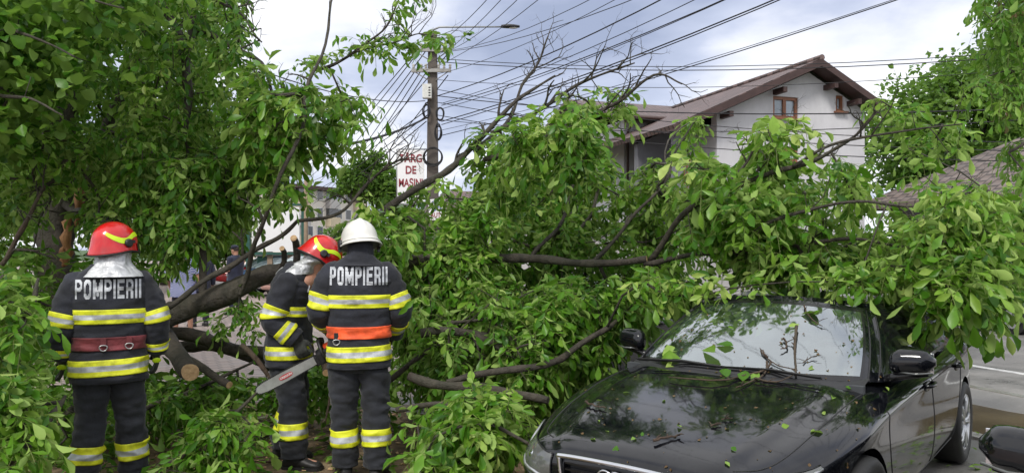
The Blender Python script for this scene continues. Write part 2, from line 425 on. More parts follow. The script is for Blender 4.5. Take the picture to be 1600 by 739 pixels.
# puddle along the gutter and a patch of sawdust under the cutting
def patch(name, pts, mat, z, n=60, jit=.12):
    P = catmull(pts + [pts[0]], n)[:-1]
    vs = [(p[0] + noise.noise(Vector((p[0] * 2, p[1] * 2, 3))) * jit, p[1] + noise.noise(Vector((p[0] * 2, p[1] * 2, 9))) * jit) for p in P]
    return sheet(name, vs, mat, z)
patch('puddle', [road_pt(a, o)[:2] for a, o in ((-3.2, .15), (-1.5, .1), (0, .05), (1.3, .15), (2.4, .6), (1.4, 1.1), (0, 1.15), (-1.2, 1.0), (-2.6, .8))], 'puddle_water', .018)
mb = MB()
strip(mb, -12, 26, 2.05, 2.2, .0081, .0115); tag(mb.obj('rut_patch', 'puddle_water'), kind='structure')
patch('sawdust_ground', [(-4.6, 3.0), (-1.0, 3.2), (.3, 4.4), (.2, 6.2), (-.8, 7.6), (-3.2, 8.4), (-5.6, 8.0), (-6.2, 5.5)], 'sawdust_litter', .013, 90, .35)

# ---------------------------------------------------------------- buildings
def wallpoly(mb, pts, thick_dir, th, mi=0):
    """polygon (3D points, planar) extruded by thick_dir*th"""
    n = len(pts); d = Vector(thick_dir) * th
    mb.add(list(pts) + [p + d for p in pts], [tuple(range(n)), tuple(reversed(range(n, 2 * n)))] + [(i, i + n, (i + 1) % n + n, (i + 1) % n) for i in range(n)], mi, False)
# the white gabled house across the road: local frame, X along gable, Y into depth
HA = Vector(((1264 - 800) / FPX * 24, 24, 0)); HX = Vector((.948, .318, 0)); HY = Vector((-.318, .948, 0)); HANG = math.atan2(.318, .948)
def hpx(px, py, k=0.0):
    """pixel ray meets the gable plane shifted k metres to the back -> local coords (x, z)"""
    dr = Vector(((px - 800) / FPX, 1, -(py - HZ) / FPX)); p0 = HA + HY * k
    t = (p0.dot(HY)) / dr.dot(HY); p = dr * t - HA
    return p.dot(HX), p.z + CAMZ
house = thing('gabled_house', 'white three-storey house with brown tiled gable roof and brown framed windows', 'house', HA, HANG)
ax, az_ = hpx(1264, 100); rx_, rz_ = hpx(1362, 168); lx, lz = hpx(1038, 200); wr, _ = hpx(1351, 200); wl, _ = hpx(1120, 200)
def zr(x):
    return az_ + (rz_ - az_) * (x - ax) / (rx_ - ax) if x > ax else az_ + (lz - az_) * (x - ax) / (lx - ax)
mb = MB(); D = 12.0
sl = -.28
pts = [Vector((wl, 0, 0)), Vector((wr, 0, 0)), Vector((wr, 0, zr(wr) + sl)), Vector((ax, 0, az_ + sl)), Vector((wl, 0, zr(wl) + sl))]
# window holes cut by building the gable as strips round them
def wall_with_holes(mb, poly_z, x0, x1, holes, y0, y1, mi=0):
    xs = sorted(set([x0, x1, ax] + [h[0] for h in holes] + [h[1] for h in holes])); xs = [x for x in xs if x0 <= x <= x1]
    for a, b in zip(xs[:-1], xs[1:]):
        mid = (a + b) / 2; hs = sorted([h for h in holes if h[0] <= mid <= h[1]], key=lambda h: h[2])
        z = 0.0
        for h in hs:
            wallpoly(mb, [Vector((a, y0, z)), Vector((b, y0, z)), Vector((b, y0, h[2])), Vector((a, y0, h[2]))], (0, 1, 0), y1 - y0, mi); z = h[3]
        wallpoly(mb, [Vector((a, y0, z)), Vector((b, y0, z)), Vector((b, y0, poly_z(b))), Vector((a, y0, poly_z(a)))], (0, 1, 0), y1 - y0, mi)
def wrect(x0, y0, x1, y1):
    a, b = hpx(x0, y1); c, d = hpx(x1, y0); return (a, c, b, d)
H_holes = [wrect(1208, 153, 1247, 184), wrect(1306, 150, 1318, 174), wrect(1218, 230, 1247, 252), wrect(1208, 300, 1247, 332)]
wall_with_holes(mb, lambda x: zr(x) + sl, wl, wr, H_holes, 0, .3)
wallpoly(mb, [p + Vector((0, D, -.05)) if p.z > 1 else p + Vector((0, D, 0)) for p in pts], (0, 1, 0), .3); mb.box((wr - .15, D / 2 + .1, zr(wr) / 2 - .3), (.3, D - .4, zr(wr) - .6)); mb.box((wl + .15, D / 2 + .1, zr(wl) / 2 - .3), (.3, D - .4, zr(wl) - .6))
mb.box(((wl + wr) / 2, 4, 3.4), (wr - wl - .7, 7, .2))
mb.obj('wall', 'plaster_white', house)
def window(par, x0, x1, z0, z1, y, mat='window_brown', panes=2, curtain=True):
    mb = MB(); w = .09
    for a, b, c, d in ((x0, x1, z0, z0 + w), (x0, x1, z1 - w, z1), (x0, x0 + w, z0 + w, z1 - w), (x1 - w, x1, z0 + w, z1 - w)):
        mb.box(((a + b) / 2, y + .10, (c + d) / 2), (b - a, .10, d - c))
    for k in range(1, panes):
        xm = x0 + (x1 - x0) * k / panes; mb.box((xm, y + .10, (z0 + z1) / 2), (w * 1.3, .09, z1 - z0 - 2 * w))
    f = mb.obj('window', mat, par)
    mb = MB(); mb.box(((x0 + x1) / 2, y + .12, (z0 + z1) / 2), (x1 - x0 - 2 * w + .02, .02, z1 - z0 - 2 * w + .02)); mb.obj('pane', 'window_pane', f)
    mb = MB(); mb.box(((x0 + x1) / 2, y - .03, z0 - .03), (x1 - x0 + .16, .22, .05)); mb.obj('sill', mat, f)
for i, h in enumerate(H_holes): window(house, *h, 0, panes=1 if i == 1 else 2)
# roof: two slopes with thickness, bargeboards, tiles
def slope(name, par, A, B, back, mat, th=.14, over=.55):
    """A ridge point, B eave point (x,z) at front; roof runs from y=-over to back"""
    mb = MB(); a = Vector((A[0], -over, A[1])); b = Vector((B[0], -over, B[1])); dn = Vector((0, back + over, 0))
    nrm = (b - a).cross(Vector((0, 1, 0))).normalized()
    if nrm.z < 0: nrm = -nrm
    L = (b - a).length
    vs = [a, b, b + dn, a + dn]; vs += [v - nrm * th for v in vs]
    mb.add(vs, [(0, 1, 2, 3), (7, 6, 5, 4), (0, 4, 5, 1), (1, 5, 6, 2), (2, 6, 7, 3), (3, 7, 4, 0)], 0, False)
    e = (b - a).normalized()
    return mb.obj(name, mat, par, uv=lambda p: (p.y, (p - a).dot(e)))
slope('roof', house, (ax, az_ + .05), (lx, lz + .02), D + .4, 'roof_brown'); slope('roof', house, (ax, az_ + .05), (rx_, rz_ + .02), D + .4, 'roof_brown')
for B in ((lx, lz), (rx_, rz_)):
    mb = MB(); a = Vector((ax, -.60, az_ + .02)); b = Vector((B[0], -.60, B[1]))
    wallpoly(mb, [a, b, b - Vector((0, 0, .22)), a - Vector((0, 0, .22))], (0, 1, 0), .045)
    wallpoly(mb, [a + Vector((0, .05, -.12)), b + Vector((0, .05, -.12)), b + Vector((0, .05, -.17)), a + Vector((0, .05, -.17))], (0, 1, 0), .58)
    mb.obj('bargeboard', 'barge_brown', house)
mb = MB(); mb.tube([(ax, -.6, az_ + .06), (ax, D + .4, az_ + .06)], .1, 8); mb.obj('ridge_cap', 'roof_brown', house, uv=lambda p: (p.x, p.y))
for fx in (.25, .62):
    for B in ((lx, lz), (rx_, rz_)):
        x = ax + (B[0] - ax) * fx; mb = MB(); mb.box((x, -.25, zr(x) - .42), (.14, .52, .16)); mb.obj('rafter_end', 'barge_brown', house)
# balcony wall recessed under the long left slope, shade put into its grey colour
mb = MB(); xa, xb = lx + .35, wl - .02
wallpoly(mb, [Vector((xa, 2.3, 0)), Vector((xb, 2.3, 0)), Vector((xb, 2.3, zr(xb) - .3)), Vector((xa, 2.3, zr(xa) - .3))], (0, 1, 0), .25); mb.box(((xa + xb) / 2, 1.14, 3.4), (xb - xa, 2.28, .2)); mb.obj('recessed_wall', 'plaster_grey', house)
mb = MB()
mb.box(((xa + xb) / 2, .1, 4.40), (xb - xa, .06, .07))
for i in range(14): mb.box((xa + .1 + i * (xb - xa - .2) / 13, .1, 3.95), (.035, .035, .85))
mb.obj('balcony_railing', 'window_brown', house)
for xx in (lx + .45, wl - .5): pass
mb = MB(); hh = zr(lx + .45) - .35; mb.box((lx + .45, .05, hh / 2), (.25, .25, hh)); mb.obj('post', 'plaster_grey', house)
print('HOUSE', lx, lz, wl, wr, ax, az_, rx_, rz_)
# lower wing to the left
wing = thing('house_wing', 'lower wing with its own shallow brown tiled roof left of the white gabled house', 'house', HA, HANG)
x0, _ = hpx(975, 190, 5); x1, z1 = hpx(1120, 190, 5); ztop = hpx(1060, 190, 5)[1]
W_holes = [(x0 + .5, x0 + 1.7, ztop - 1.6, ztop - .45), (x0 + 2.2, x0 + 3.4, ztop - 1.6, ztop - .45), (x0 + .5, x0 + 1.7, 1.2, 2.6)]
axs = ax; ax = (x0 + x1) / 2
mb = MB(); wall_with_holes(mb, lambda x: ztop - .05, x0, x1, W_holes, 5, 5.25); mb.box((x0 + .12, 8.2, ztop / 2), (.24, 5.9, ztop - .1)); mb.box(((x0 + x1) / 2, 6.2, ztop / 2), (x1 - x0 - .5, .1, ztop - .2))
mb.obj('wall', 'plaster_white', wing); ax = axs
for h in W_holes: window(wing, *h, 5)
zr0 = hpx(1060, 159, 8)[1]
mb = MB(); a = [Vector((x0 - .6, 4.4, ztop)), Vector((x1 + 1.4, 4.4, ztop)), Vector((x1 + 1.4, 9, zr0)), Vector((x0 - .6, 9, zr0)), Vector((x1 + 1.4, 13.5, ztop)), Vector((x0 - .6, 13.5, ztop))]
d = Vector((0, 0, -.14)); a += [p + d for p in a]
mb.add(a, [(0, 1, 2, 3), (3, 2, 4, 5), (7, 6, 9, 8), (8, 9, 11, 10), (0, 6, 7, 1), (0, 3, 9, 6), (3, 5, 11, 9), (1, 7, 8, 2), (2, 8, 10, 4), (4, 10, 11, 5)], 0, False)
mb.obj('roof', 'roof_brown', wing, uv=lambda p: (p.x, p.y))
mb = MB(); mb.tube([(x0 - .6, 4.32, ztop - .06), (x1 + 1.2, 4.32, ztop - .06)], .07, 8); mb.tube([(x0 + .1, 4.4, ztop - .1), (x0 + .1, 4.9, ztop - .5), (x0 + .1, 4.9, .2)], .045, 6); mb.obj('gutter', 'barge_brown', wing)

# low neighbour at the right: grey tiled hipped roof over a dark wall
nb = thing('low_house', 'low house at the right with a grey tiled roof behind the leaves', 'house', (15.2, 19.8, 0), .25)
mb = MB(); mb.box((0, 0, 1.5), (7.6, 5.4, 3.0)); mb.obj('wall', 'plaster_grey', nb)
mb = MB(); e = 2.95; rr = 4.6
vs = [(-4.6, -3.3, e), (4.6, -3.3, e), (4.6, 3.3, e), (-4.6, 3.3, e), (-2.2, 0, rr), (3.2, 0, rr)]; vs += [(x, y, z - .15) for x, y, z in vs]
mb.add(vs, [(0, 1, 5, 4), (1, 2, 5), (2, 3, 4, 5), (3, 0, 4), (6, 10, 11, 7), (7, 11, 8), (8, 11, 10, 9), (9, 10, 6), (0, 6, 7, 1), (1, 7, 8, 2), (2, 8, 9, 3), (3, 9, 6, 0)], 0, False)
mb.obj('roof', 'roof_grey', nb, uv=lambda p: (p.x * .9, p.y * 1.2))
for x in (-2.3, .6): window(nb, x, x + 1.1, 1.0, 2.1, -2.86)
# gray walled shed glimpsed below the wing
sh = thing('garden_wall', 'pale plastered street wall glimpsed through the fallen crown', 'wall', HA - HY * 3.0, HANG)
mb = MB(); mb.box((-6.0, 0, 1.0), (11.0, .25, 2.0)); mb.obj('panel', 'plaster_far', sh)
mb = MB(); mb.box((-6.0, 0, 2.05), (11.1, .36, .1)); mb.obj('coping', 'kerb_concrete', sh)

# apartment block far down the street
A0 = at(452, 287, 84); A1 = at(567, 306, 95)
dv = Vector((A1.x - A0.x, A1.y - A0.y, 0)); L = dv.length; ang = math.atan2(dv.y, dv.x)
blk = thing('apartment_block', 'long cream four-storey apartment block far down the street under a brown eave', 'building', (A0.x, A0.y, 0), ang)
Hh = A0.z - .45
mb = MB(); mb.box((L / 2, 5, Hh / 2), (L, 10, Hh)); mb.obj('wall', 'plaster_cream', blk)
mb = MB(); mb.box((L / 2, 4.6, Hh + .2), (L + 1.4, 11, .4)); mb.obj('roof', 'barge_brown', blk)
nf = 4; fh = Hh / nf
for i in range(7):
    x = .8 + i * (L - 1) / 7
    for k in range(nf):
        z = k * fh + 1.0
        if i % 3 == 0:
            b = MB(); b.box((x + .9, -.40, z - .35), (1.7, .8, 1.1)); bo = b.obj('balcony', ['plaster_far', 'plaster_yellow'][(i + k) % 2], blk)
            b = MB(); b.box((x + .9, -.25, z + .95), (1.5, .5, 1.35)); b.obj('glazing', ['window_pane', 'plaster_far', 'plaster_cream', 'far_glass'][(i // 2 + k) % 4], bo)
        else:
            b = MB(); b.box((x + .7, -.02, z + .65), (1.0, .1, 1.3)); w_ = b.obj('window', 'banner_white', blk)
            b = MB(); b.box((x + .7, -.08, z + .65), (.84, .04, 1.1)); b.obj('pane', 'far_glass', w_)
# more town behind the crown
far = thing('tiled_house', 'distant house with a red-brown tiled roof low behind the pole', 'house', (-1.2, 37, 0), .3)
mb = MB(); mb.box((0, 0, 1.6), (6.5, 6, 3.2)); mb.obj('wall', 'plaster_far', far)
mb = MB(); vs = [(-3.8, -3.6, 3.0), (3.8, -3.6, 3.0), (3.8, 3.6, 3.0), (-3.8, 3.6, 3.0), (-2, 0, 4.5), (2, 0, 4.5)]
mb.add(vs, [(0, 1, 5, 4), (1, 2, 5), (2, 3, 4, 5), (3, 0, 4), (0, 3, 2, 1)], 0, False); mb.obj('roof', 'roof_brown', far, uv=lambda p: (p.x, p.y))
# white banner on a green frame
bn = thing('banner_board', 'blank white board in a dark green frame on tan posts behind the parked cars', 'billboard', (0, 0, 0))
b0 = at(388, 396, 31); b1 = at(474, 320, 31)
mb = MB(); mb.box(((b0.x + b1.x) / 2, 31, (b0.z + b1.z) / 2), (b1.x - b0.x - .3, .05, b1.z - b0.z - .15)); mb.obj('board', 'banner_white', bn)
mb = MB()
for x in (b0.x, b1.x): mb.box((x, 31, b1.z / 2 + .05), (.14, .14, b1.z + .1))
for z in (b0.z, b1.z): mb.box(((b0.x + b1.x) / 2, 31, z), (b1.x - b0.x - .14, .12, .1))
mb.obj('frame', 'green_metal', bn)
for px in (420, 452):
    x = at(px, 400, 31).x; mb = MB(); mb.box((x, 31.16, .8), (.2, .12, 1.6)); mb.obj('post', 'tan_post', bn)
gb = thing('green_kiosk', 'small dark green metal cabinet under the blank white board', 'kiosk', at(430, 420, 32) * Vector((1, 1, 0)) if False else Vector((at(430, 420, 32).x, 32, 0)))
mb = MB(); mb.box((0, 0, .7), (1.3, .7, 1.4), bev=.02); mb.obj('cabinet', 'green_metal', gb); mb = MB(); mb.box((0, 0, 1.44), (1.4, .8, .06)); mb.obj('lid', 'dull_metal', gb)
tp = thing('thin_pole', 'thin brown roadside post beside the blank white board', 'post', (at(478, 390, 30).x, 30, 0))
mb = MB(); mb.tube([(0, 0, 0), (0, 0, 4.9)], [.09, .07], 10); mb.obj('shaft', 'tan_post', tp); mb = MB(); mb.tube([(0, 0, 4.9), (0, 0, 4.98)], [.1, .06], 10); mb.obj('cap', 'dull_metal', tp)

# ---------------------------------------------------------------- utility pole
PY = 22.8; PX = (676 - 800) / FPX * PY
def pz(py): return CAMZ - (py - HZ) / FPX * PY
def pxx(px): return (px - 800) / FPX * PY - PX
pole = thing('utility_pole', 'grey concrete utility pole carrying two crossarms, a white box and a street lamp arm', 'utility pole', (PX, PY, 0))
zt = pz(50)
mb = MB()
vs = []; 
for i, z in enumerate(np.linspace(0, zt, 12)):
    w = .20 - .075 * i / 11
    for a, b in ((-w, -w * .8), (w, -w * .8), (w, w * .8), (-w, w * .8)): vs.append((a, b, z))
mb.add(vs, grid_faces(4, 12) + [(44, 45, 46, 47)], 0, False); mb.obj('shaft', 'concrete_pole', pole)
for y in (81, 113):
    z = pz(y); mb = MB()
    mb.box((-.02, -.19, z), (1.18, .09, .10), mat=None); mb.tube([(-.55, -.19, z - .02), (-.1, -.14, z - .28)], .016, 5); mb.tube([(.5, -.19, z - .02), (.1, -.14, z - .28)], .016, 5)
    ca = mb.obj('crossarm', 'kerb_concrete', pole)
    for x in (-.55, -.32, -.18, .2, .36, .54):
        mb = MB(); mb.tube([(x, -.19, z + .05), (x, -.19, z + .09), (x, -.19, z + .12), (x, -.19, z + .16), (x, -.19, z + .20)], [.02, .045, .03, .05, .02], 8); mb.obj('insulator', 'insulator', ca)
mb = MB(); mb.box((pxx(669), -.25, pz(146)), (.27, .2, .42), bev=.02); bx_ = mb.obj('meter_box', 'box_white', pole)
mb = MB()
for k in range(4): mb.box((pxx(673), -.353, pz(141 + k * 4)), (.06, .01, .035))
mb.obj('vent', 'black_plastic', bx_)
mb = MB(); a = Vector((.06, 0, pz(46)))
mb.tube([(0, 0, zt - .3), (0, 0, zt + .05), a + Vector((.15, 0, .06)), Vector((pxx(785), -.1, pz(44)))], [.04, .04, .028, .022], 8); arm = mb.obj('lamp_arm', 'dull_metal', pole)
mb = MB(); x0_, x1_ = pxx(783), pxx(812); z = pz(44)
vs = []; ng = 7
for i in range(ng):
    f = i / (ng - 1); w = .05 + .075 * math.sin(math.pi * min(1, f * .9 + .12)); h = .03 + .035 * math.sin(math.pi * (f * .8 + .15))
    for k in range(10):
        an = 2 * math.pi * k / 10; vs.append((x0_ + (x1_ - x0_) * f, -.1 + w * math.cos(an), z + h * math.sin(an) * (1.2 if math.sin(an) > 0 else .6)))
mb.add(vs, grid_faces(10, ng) + [tuple(reversed(range(10))), tuple(range(60, 70))]); lh = mb.obj('lamp_head', 'black_plastic', arm)
mb = MB(); mb.ell(((x0_ + x1_) / 2 + .08, -.1, z - .03), (.15, .07, .025), 12, 6); mb.obj('lamp_glass', 'box_white', arm)
# coiled spare cable on the pole: things of their own
def coil(px, py, rx, rz, n, lab, seed):
    random.seed(seed); mb = MB(); c = Vector((PX + pxx(px), PY - .24, pz(py)))
    for k in range(n):
        pts = []; j = [random.uniform(-.03, .03) for _ in range(4)]
        for i in range(25):
            a = 2 * math.pi * i / 24; pts.append(c + Vector(((rx + j[0]) * math.cos(a), -.02 * k + .02 * math.sin(2 * a + j[1] * 50), (rz + j[2]) * math.sin(a) + j[3])))
        mb.tube(pts, .016, 6, cap=False)
    tag(mb.obj('cable_coil', 'cable_black'), lab, 'cable', 'spare cable coils on the pole')
coil(689, 181, .12, .17, 3, 'small loose coil of black cable, uppermost on the concrete pole', 1)
coil(686, 209, .08, .22, 4, 'narrow coil of black cable in the middle of the concrete pole', 2)
coil(678, 247, .27, .26, 4, 'wide black cable ring wrapped round the concrete pole beside the white sign', 3)
coil(668, 176, .10, .2, 3, 'tangled black cable bunch left of the concrete pole', 4)
# sign panel hung beside the pole
sgn = thing('sign_board', 'white hanging sign reading TÂRG DE MAȘINI in maroon capitals beside the pole', 'sign', (0, 0, 0))
s0 = at(621, 318, PY - .1); s1 = at(663, 235, PY - .1); cx_, cz_ = (s0.x + s1.x) / 2, (s0.z + s1.z) / 2
mb = MB(); mb.box((cx_, PY - .1, cz_), (s1.x - s0.x, .05, s1.z - s0.z), bev=.008); mb.obj('panel', 'banner_white', sgn)
mb = MB(); mb.tube([(s0.x, PY - .1, s1.z + .03), (PX - .1, PY - .1, s1.z + .03)], .02, 6); mb.tube([(s0.x, PY - .1, s0.z - .03), (PX - .1, PY - .1, s0.z - .03)], .02, 6)
mb.tube([(s0.x - .02, PY - .1, s0.z - .03), (s0.x - .02, PY - .1, s1.z + .03)], .018, 6); mb.obj('bracket', 'dull_metal', sgn)
def sign_text(par, s, c, size, mat, sx=1, rz=0, bold=.012, depth=.006):
    vs, fs = text_mesh(s, size, bold * size * 2, sx); m = Matrix.Translation(c) @ Matrix.Rotation(rz, 4, 'Z') @ Matrix.Rotation(R(90), 4, 'X')
    v2, f2 = thicken([Vector(v) for v in vs], fs, (0, 0, -depth)); mb = MB(); mb.add(v2, f2, 0, False, m); return mb.obj('lettering', mat, par)
for tx, y in (('TÂRG', 249), ('DE', 267), ('MAȘINI', 287)):
    sign_text(sgn, tx, Vector((cx_, PY - .135, pz(y))), .33, 'sign_maroon', .80 if len(tx) < 6 else .66)
sg2 = thing('small_sign', 'small tilted white notice with blue letters low on the pole', 'sign', (0, 0, 0))
c2 = at(683, 327, PY - .35)
mb = MB(); mb.box((0, 0, 0), (.50, .03, .62), bev=.006, mat=Matrix.Translation(c2) @ Matrix.Rotation(-.12, 4, 'Y')); mb.obj('panel', 'banner_white', sg2)
for tx, dz, mt in (('FINI', .17, 'sign_blue'), ('OTE', 0, 'sign_blue'), ('AUTO', -.18, 'sign_maroon')):
    sign_text(sg2, tx, c2 + Vector((dz * -.1, -.02, dz)), .18, mt, .85)
# ---------------------------------------------------------------- wires
def wire(p0, p1, sag, r=.012, name='overhead_wire', label='', group='', n=14):
    p0 = Vector(p0); p1 = Vector(p1); pts = []
    for i in range(n + 1):
        f = i / n; p = p0.lerp(p1, f); p.z -= sag * 4 * f * (1 - f); pts.append(p)
    mb = MB(); mb.tube(pts, r, 5); tag(mb.obj(name, 'cable_black'), label, 'wire', group); return pts
def extend(A, B, k): return A + (B - A) * k
fan = [(684, 82, 880, 0, .008), (684, 84, 765, 0, .007), (690, 80, 838, 0, .007), (684, 116, 885, 0, .007), (684, 150, 955, 0, .014), (690, 162, 1003, 0, .009), (690, 165, 1040, 0, .012), (692, 170, 1045, 0, .009), (690, 190, 1115, 0, .015), (690, 195, 1120, 2, .012), (690, 212, 1285, 0, .012), (655, 78, 722, 0, .007), (650, 110, 745, 0, .007), (660, 112, 790, 0, .007), (684, 205, 1220, 18, .007)]
for a, b, c, d, r in fan:
    A = at(a, b, PY - .2); B = at(c, d, 15.0)
    tk = r > .0105; wire(A, extend(A, B, 2.2), .5, r, label=('thick black cable' if tk else 'thin grey looking wire') + ' fanning from the concrete pole to the upper right', group=('thick cables' if tk else 'thin wires') + ' fanning up right from the pole')
random.seed(5)
low = [(650, 80, 470, 262), (655, 80, 478, 276), (664, 82, 486, 290), (700, 84, 494, 300), (648, 112, 500, 305), (656, 114, 505, 318), (664, 116, 508, 322), (700, 118, 512, 330), (668, 180, 470, 300), (666, 190, 480, 312), (668, 172, 462, 286)]
for a, b, c, d in low:
    A = at(a, b, PY - .2); B = at(c, d, 58)
    wire(A, extend(A, B, 1.2), .5, .016, label='dark overhead wire running from the concrete pole down the street', group='wires running down the street from the pole')
thick = [(668, 172, 400, 205, 40, .016), (668, 185, 540, 226, 30, .022)]
wire(at(664, 158, PY - .2), at(380, 100, 14), .25, .012, label='single black cable sagging from the pole towards the left tree', group=None)
wire(at(666, 184, PY - .25), at(535, 227, 15), .1, .03, label='thick black cable bundle hanging left from the pole', group=None)
hor = [(692, 92, 1620, 55, 17, .010), (692, 97, 1620, 62, 17, .012), (692, 125, 1540, 90, 18, .008), (692, 140, 1660, 195, 14, .009), (692, 150, 1660, 135, 13, .013), (692, 160, 1660, 205, 13, .010), (692, 180, 1660, 222, 13.5, .010), (692, 187, 1660, 150, 12.5, .009)]
for a, b, c, d, Y, r in hor:
    A = at(682, b, PY - .2); B = at(c, d, Y)
    wire(A, extend(A, B, 1.3), .5, r, label='thin black wire crossing the sky from the pole to the right edge', group='wires crossing right past the gabled house')
# parked cars glimpsed in the distance
def small_car(name, label, loc, rz, paint, group=None):
    r = thing(name, label, 'car', loc, rz, group)
    st = [(0, .55, .35, .60), (.12, .72, .28, .72), (.7, .84, .22, .84), (1.25, .86, .2, .92), (2.2, .87, .2, .95), (3.2, .87, .2, .97), (3.9, .84, .22, .96), (4.2, .72, .3, .88), (4.28, .6, .36, .8)]
    T = catmull(st, 33); vs = []
    for t_, w, zb, zt_ in T:
        for y, z in ((-.85, zt_ - .05), (-1, zt_ - .16), (-1.02, (zb + zt_) / 2), (-.97, zb + .06), (-.9, zb), (.9, zb), (.97, zb + .06), (1.02, (zb + zt_) / 2), (1, zt_ - .16), (.85, zt_ - .05), (.5, zt_), (-.5, zt_)): vs.append((t_, y * w, z))
    mb = MB(); mb.add(vs, grid_faces(12, 33) + [tuple(reversed(range(12))), tuple(range(32 * 12, 33 * 12))]); mb.obj('body', paint, r)
    def gh(f0, f1, mat, nm, grow=0):
        rows = []
        for f in (f0, (f0 + f1) / 2, f1):
            a = 1.15 + .85 * f; b = 4.0 - .75 * f; w = .80 - .2 * f; z = .90 + .52 * f
            loop = [(a, 0), (a + .06, w * .7), (a + .25, w), ((a + b) / 2, w * 1.04), (b - .25, w), (b - .05, w * .7), (b, 0), (b - .05, -w * .7), (b - .25, -w), ((a + b) / 2, -w * 1.04), (a + .25, -w), (a + .06, -w * .7)]
            rows += [(x, y, z) for x, y in loop]
        mb = MB(); mb.add(rows, grid_faces(12, 3) + [tuple(range(24, 36))]); mb.obj(nm, mat, r)
    gh(0, .86, 'car_glass_painted_sky', 'window'); gh(.87, 1.0, paint, 'roof')
    for t_ in (.8, 3.4):
        for y in (-.82, .82):
            mb = MB(); mb.tube([(t_, y - .1, .31), (t_, y + .1, .31)], .31, 20); w = mb.obj('wheel', 'rubber', r)
            mb = MB(); mb.tube([(t_, y + .11 * np.sign(y), .31), (t_, y + .125 * np.sign(y), .31)], .2, 16); mb.obj('rim', 'rim_metal', w)
    for y in (-.58, .58):
        mb = MB(); mb.ell((.10, y, .64), (.10, .17, .08), 12, 8); mb.obj('headlight', 'lamp_lens', r)
        mb = MB(); mb.ell((4.18, y, .82), (.10, .15, .09), 12, 8); mb.obj('tail_light', 'tail_red', r)
    return r
cp = 'cars parked on the far side of the square'
for i, (px, Y, rz, p, lab) in enumerate([(398, 27, 1.0, 'paint_silver', 'silver parked car in front of the green framed board, left of the rose one'), (425, 26, 1.0, 'paint_rose', 'rose coloured parked car behind the big fallen trunk'), (455, 26.6, 1.0, 'paint_silver', 'silver parked car behind the stooping firefighter'), (372, 30, 1.1, 'paint_blue', 'blue parked car behind the police officer'), (334, 34, .4, 'paint_red', 'red parked car glimpsed behind the left tree by the officer')]):
    small_car('parked_car', lab, (at(px, 400, Y).x, Y, .01), rz, p, cp)
small_car('parked_car', 'red car glimpsed through the middle of the fallen crown', (.2, 21, .01), 1.9, 'paint_red')
small_car('parked_car', 'red and white car across the road under the gabled house', (4.6, 20.5, .01), 1.9, 'paint_red')
c_ = small_car('parked_car', 'dark car with a red tail light at the right edge of the road', (at(1572, 452, 14.5).x + .6, 18.5, .01), -1.35, 'gloss_trim')
# ================================================================ vegetation
CARP = (0.537, 3.654, .679)
CARM = Matrix.Translation((CARP[0], CARP[1], 0.0085)) @ Matrix.Rotation(math.pi / 2 - CARP[2], 4, 'Z')
CARI = CARM.inverted()
PEOPLE = [(-2.80, 5.25), (-1.72, 5.95), (-1.11, 5.54)]
def free(p, m=.0):
    q = CARI @ Vector(p)
    if -.35 < q.x < 4.9 and abs(q.y) < 1.0 + m and q.z < .95: return False
    if -.2 < q.x < 2.10 and abs(q.y) < 1.0 and q.z < 4.0: return False
    if 1.2 < q.x < 2.2 and .9 < q.y < 1.7 and .7 < q.z < 1.6: return False
    if 1.5 < q.x < 4.4 and abs(q.y) < .9 and q.z < 1.5: return False
    for x, y in PEOPLE:
        if (p[0] - x) ** 2 + (p[1] - y) ** 2 < .42 ** 2 and p[2] < 2.1: return False
    if p[1] < 8.45 and 68 < 800 + p[0] / p[1] * FPX < 128 and ((295 < HZ - (p[2] - CAMZ) / p[1] * FPX < 425) or (150 < HZ - (p[2] - CAMZ) / p[1] * FPX < 195)): return False
    if p[0] < -.6 and p[0] > -3.3 and p[1] < 5.2 and p[2] > .25 and p[0] / p[1] > -.62: return False
    return p[2] > .03
def inpoly(x, y, P):
    c = False; n = len(P)
    for i in range(n):
        x1, y1 = P[i]; x2, y2 = P[(i + 1) % n]
        if (y1 > y) != (y2 > y) and x < (x2 - x1) * (y - y1) / (y2 - y1) + x1: c = not c
    return c
def scatter(P, n, Y, clump=0.0, seed=1, zmax=99, row=None):
    """n points in the volume that polygon P sweeps between the two depths; clump>0 leaves gaps"""
    rs = random.Random(seed); xs = [p[0] for p in P]; ys = [p[1] for p in P]; out = []; t = 0
    while len(out) < n and t < n * 60:
        t += 1
        x = rs.uniform(min(xs), max(xs)); y = rs.uniform(min(ys), max(ys))
        if not inpoly(x, y, P): continue
        d = rs.uniform(*Y) if row is None else rs.uniform(*row(x, y))
        if y > HZ: d = min(d, (CAMZ - .06) * FPX / (y - HZ))
        p = at(x, y, d)
        if clump and noise.noise(p * 1.15 + Vector((seed, 0, 0))) < clump - .5 + rs.random() * .25: continue
        if p.z > zmax or not free(p): continue
        out.append(p)
    return out
LT_V = np.array([(0, 0), (-.46, .22), (0, .22), (.46, .22), (-1, .58), (0, .58), (1, .58), (-.70, .83), (0, .83), (.70, .83), (0, 1.0)])
LT_F = [(0, 2, 1), (0, 3, 2), (1, 2, 5, 4), (2, 3, 6, 5), (4, 5, 8, 7), (5, 6, 9, 8), (7, 8, 10), (8, 9, 10)]
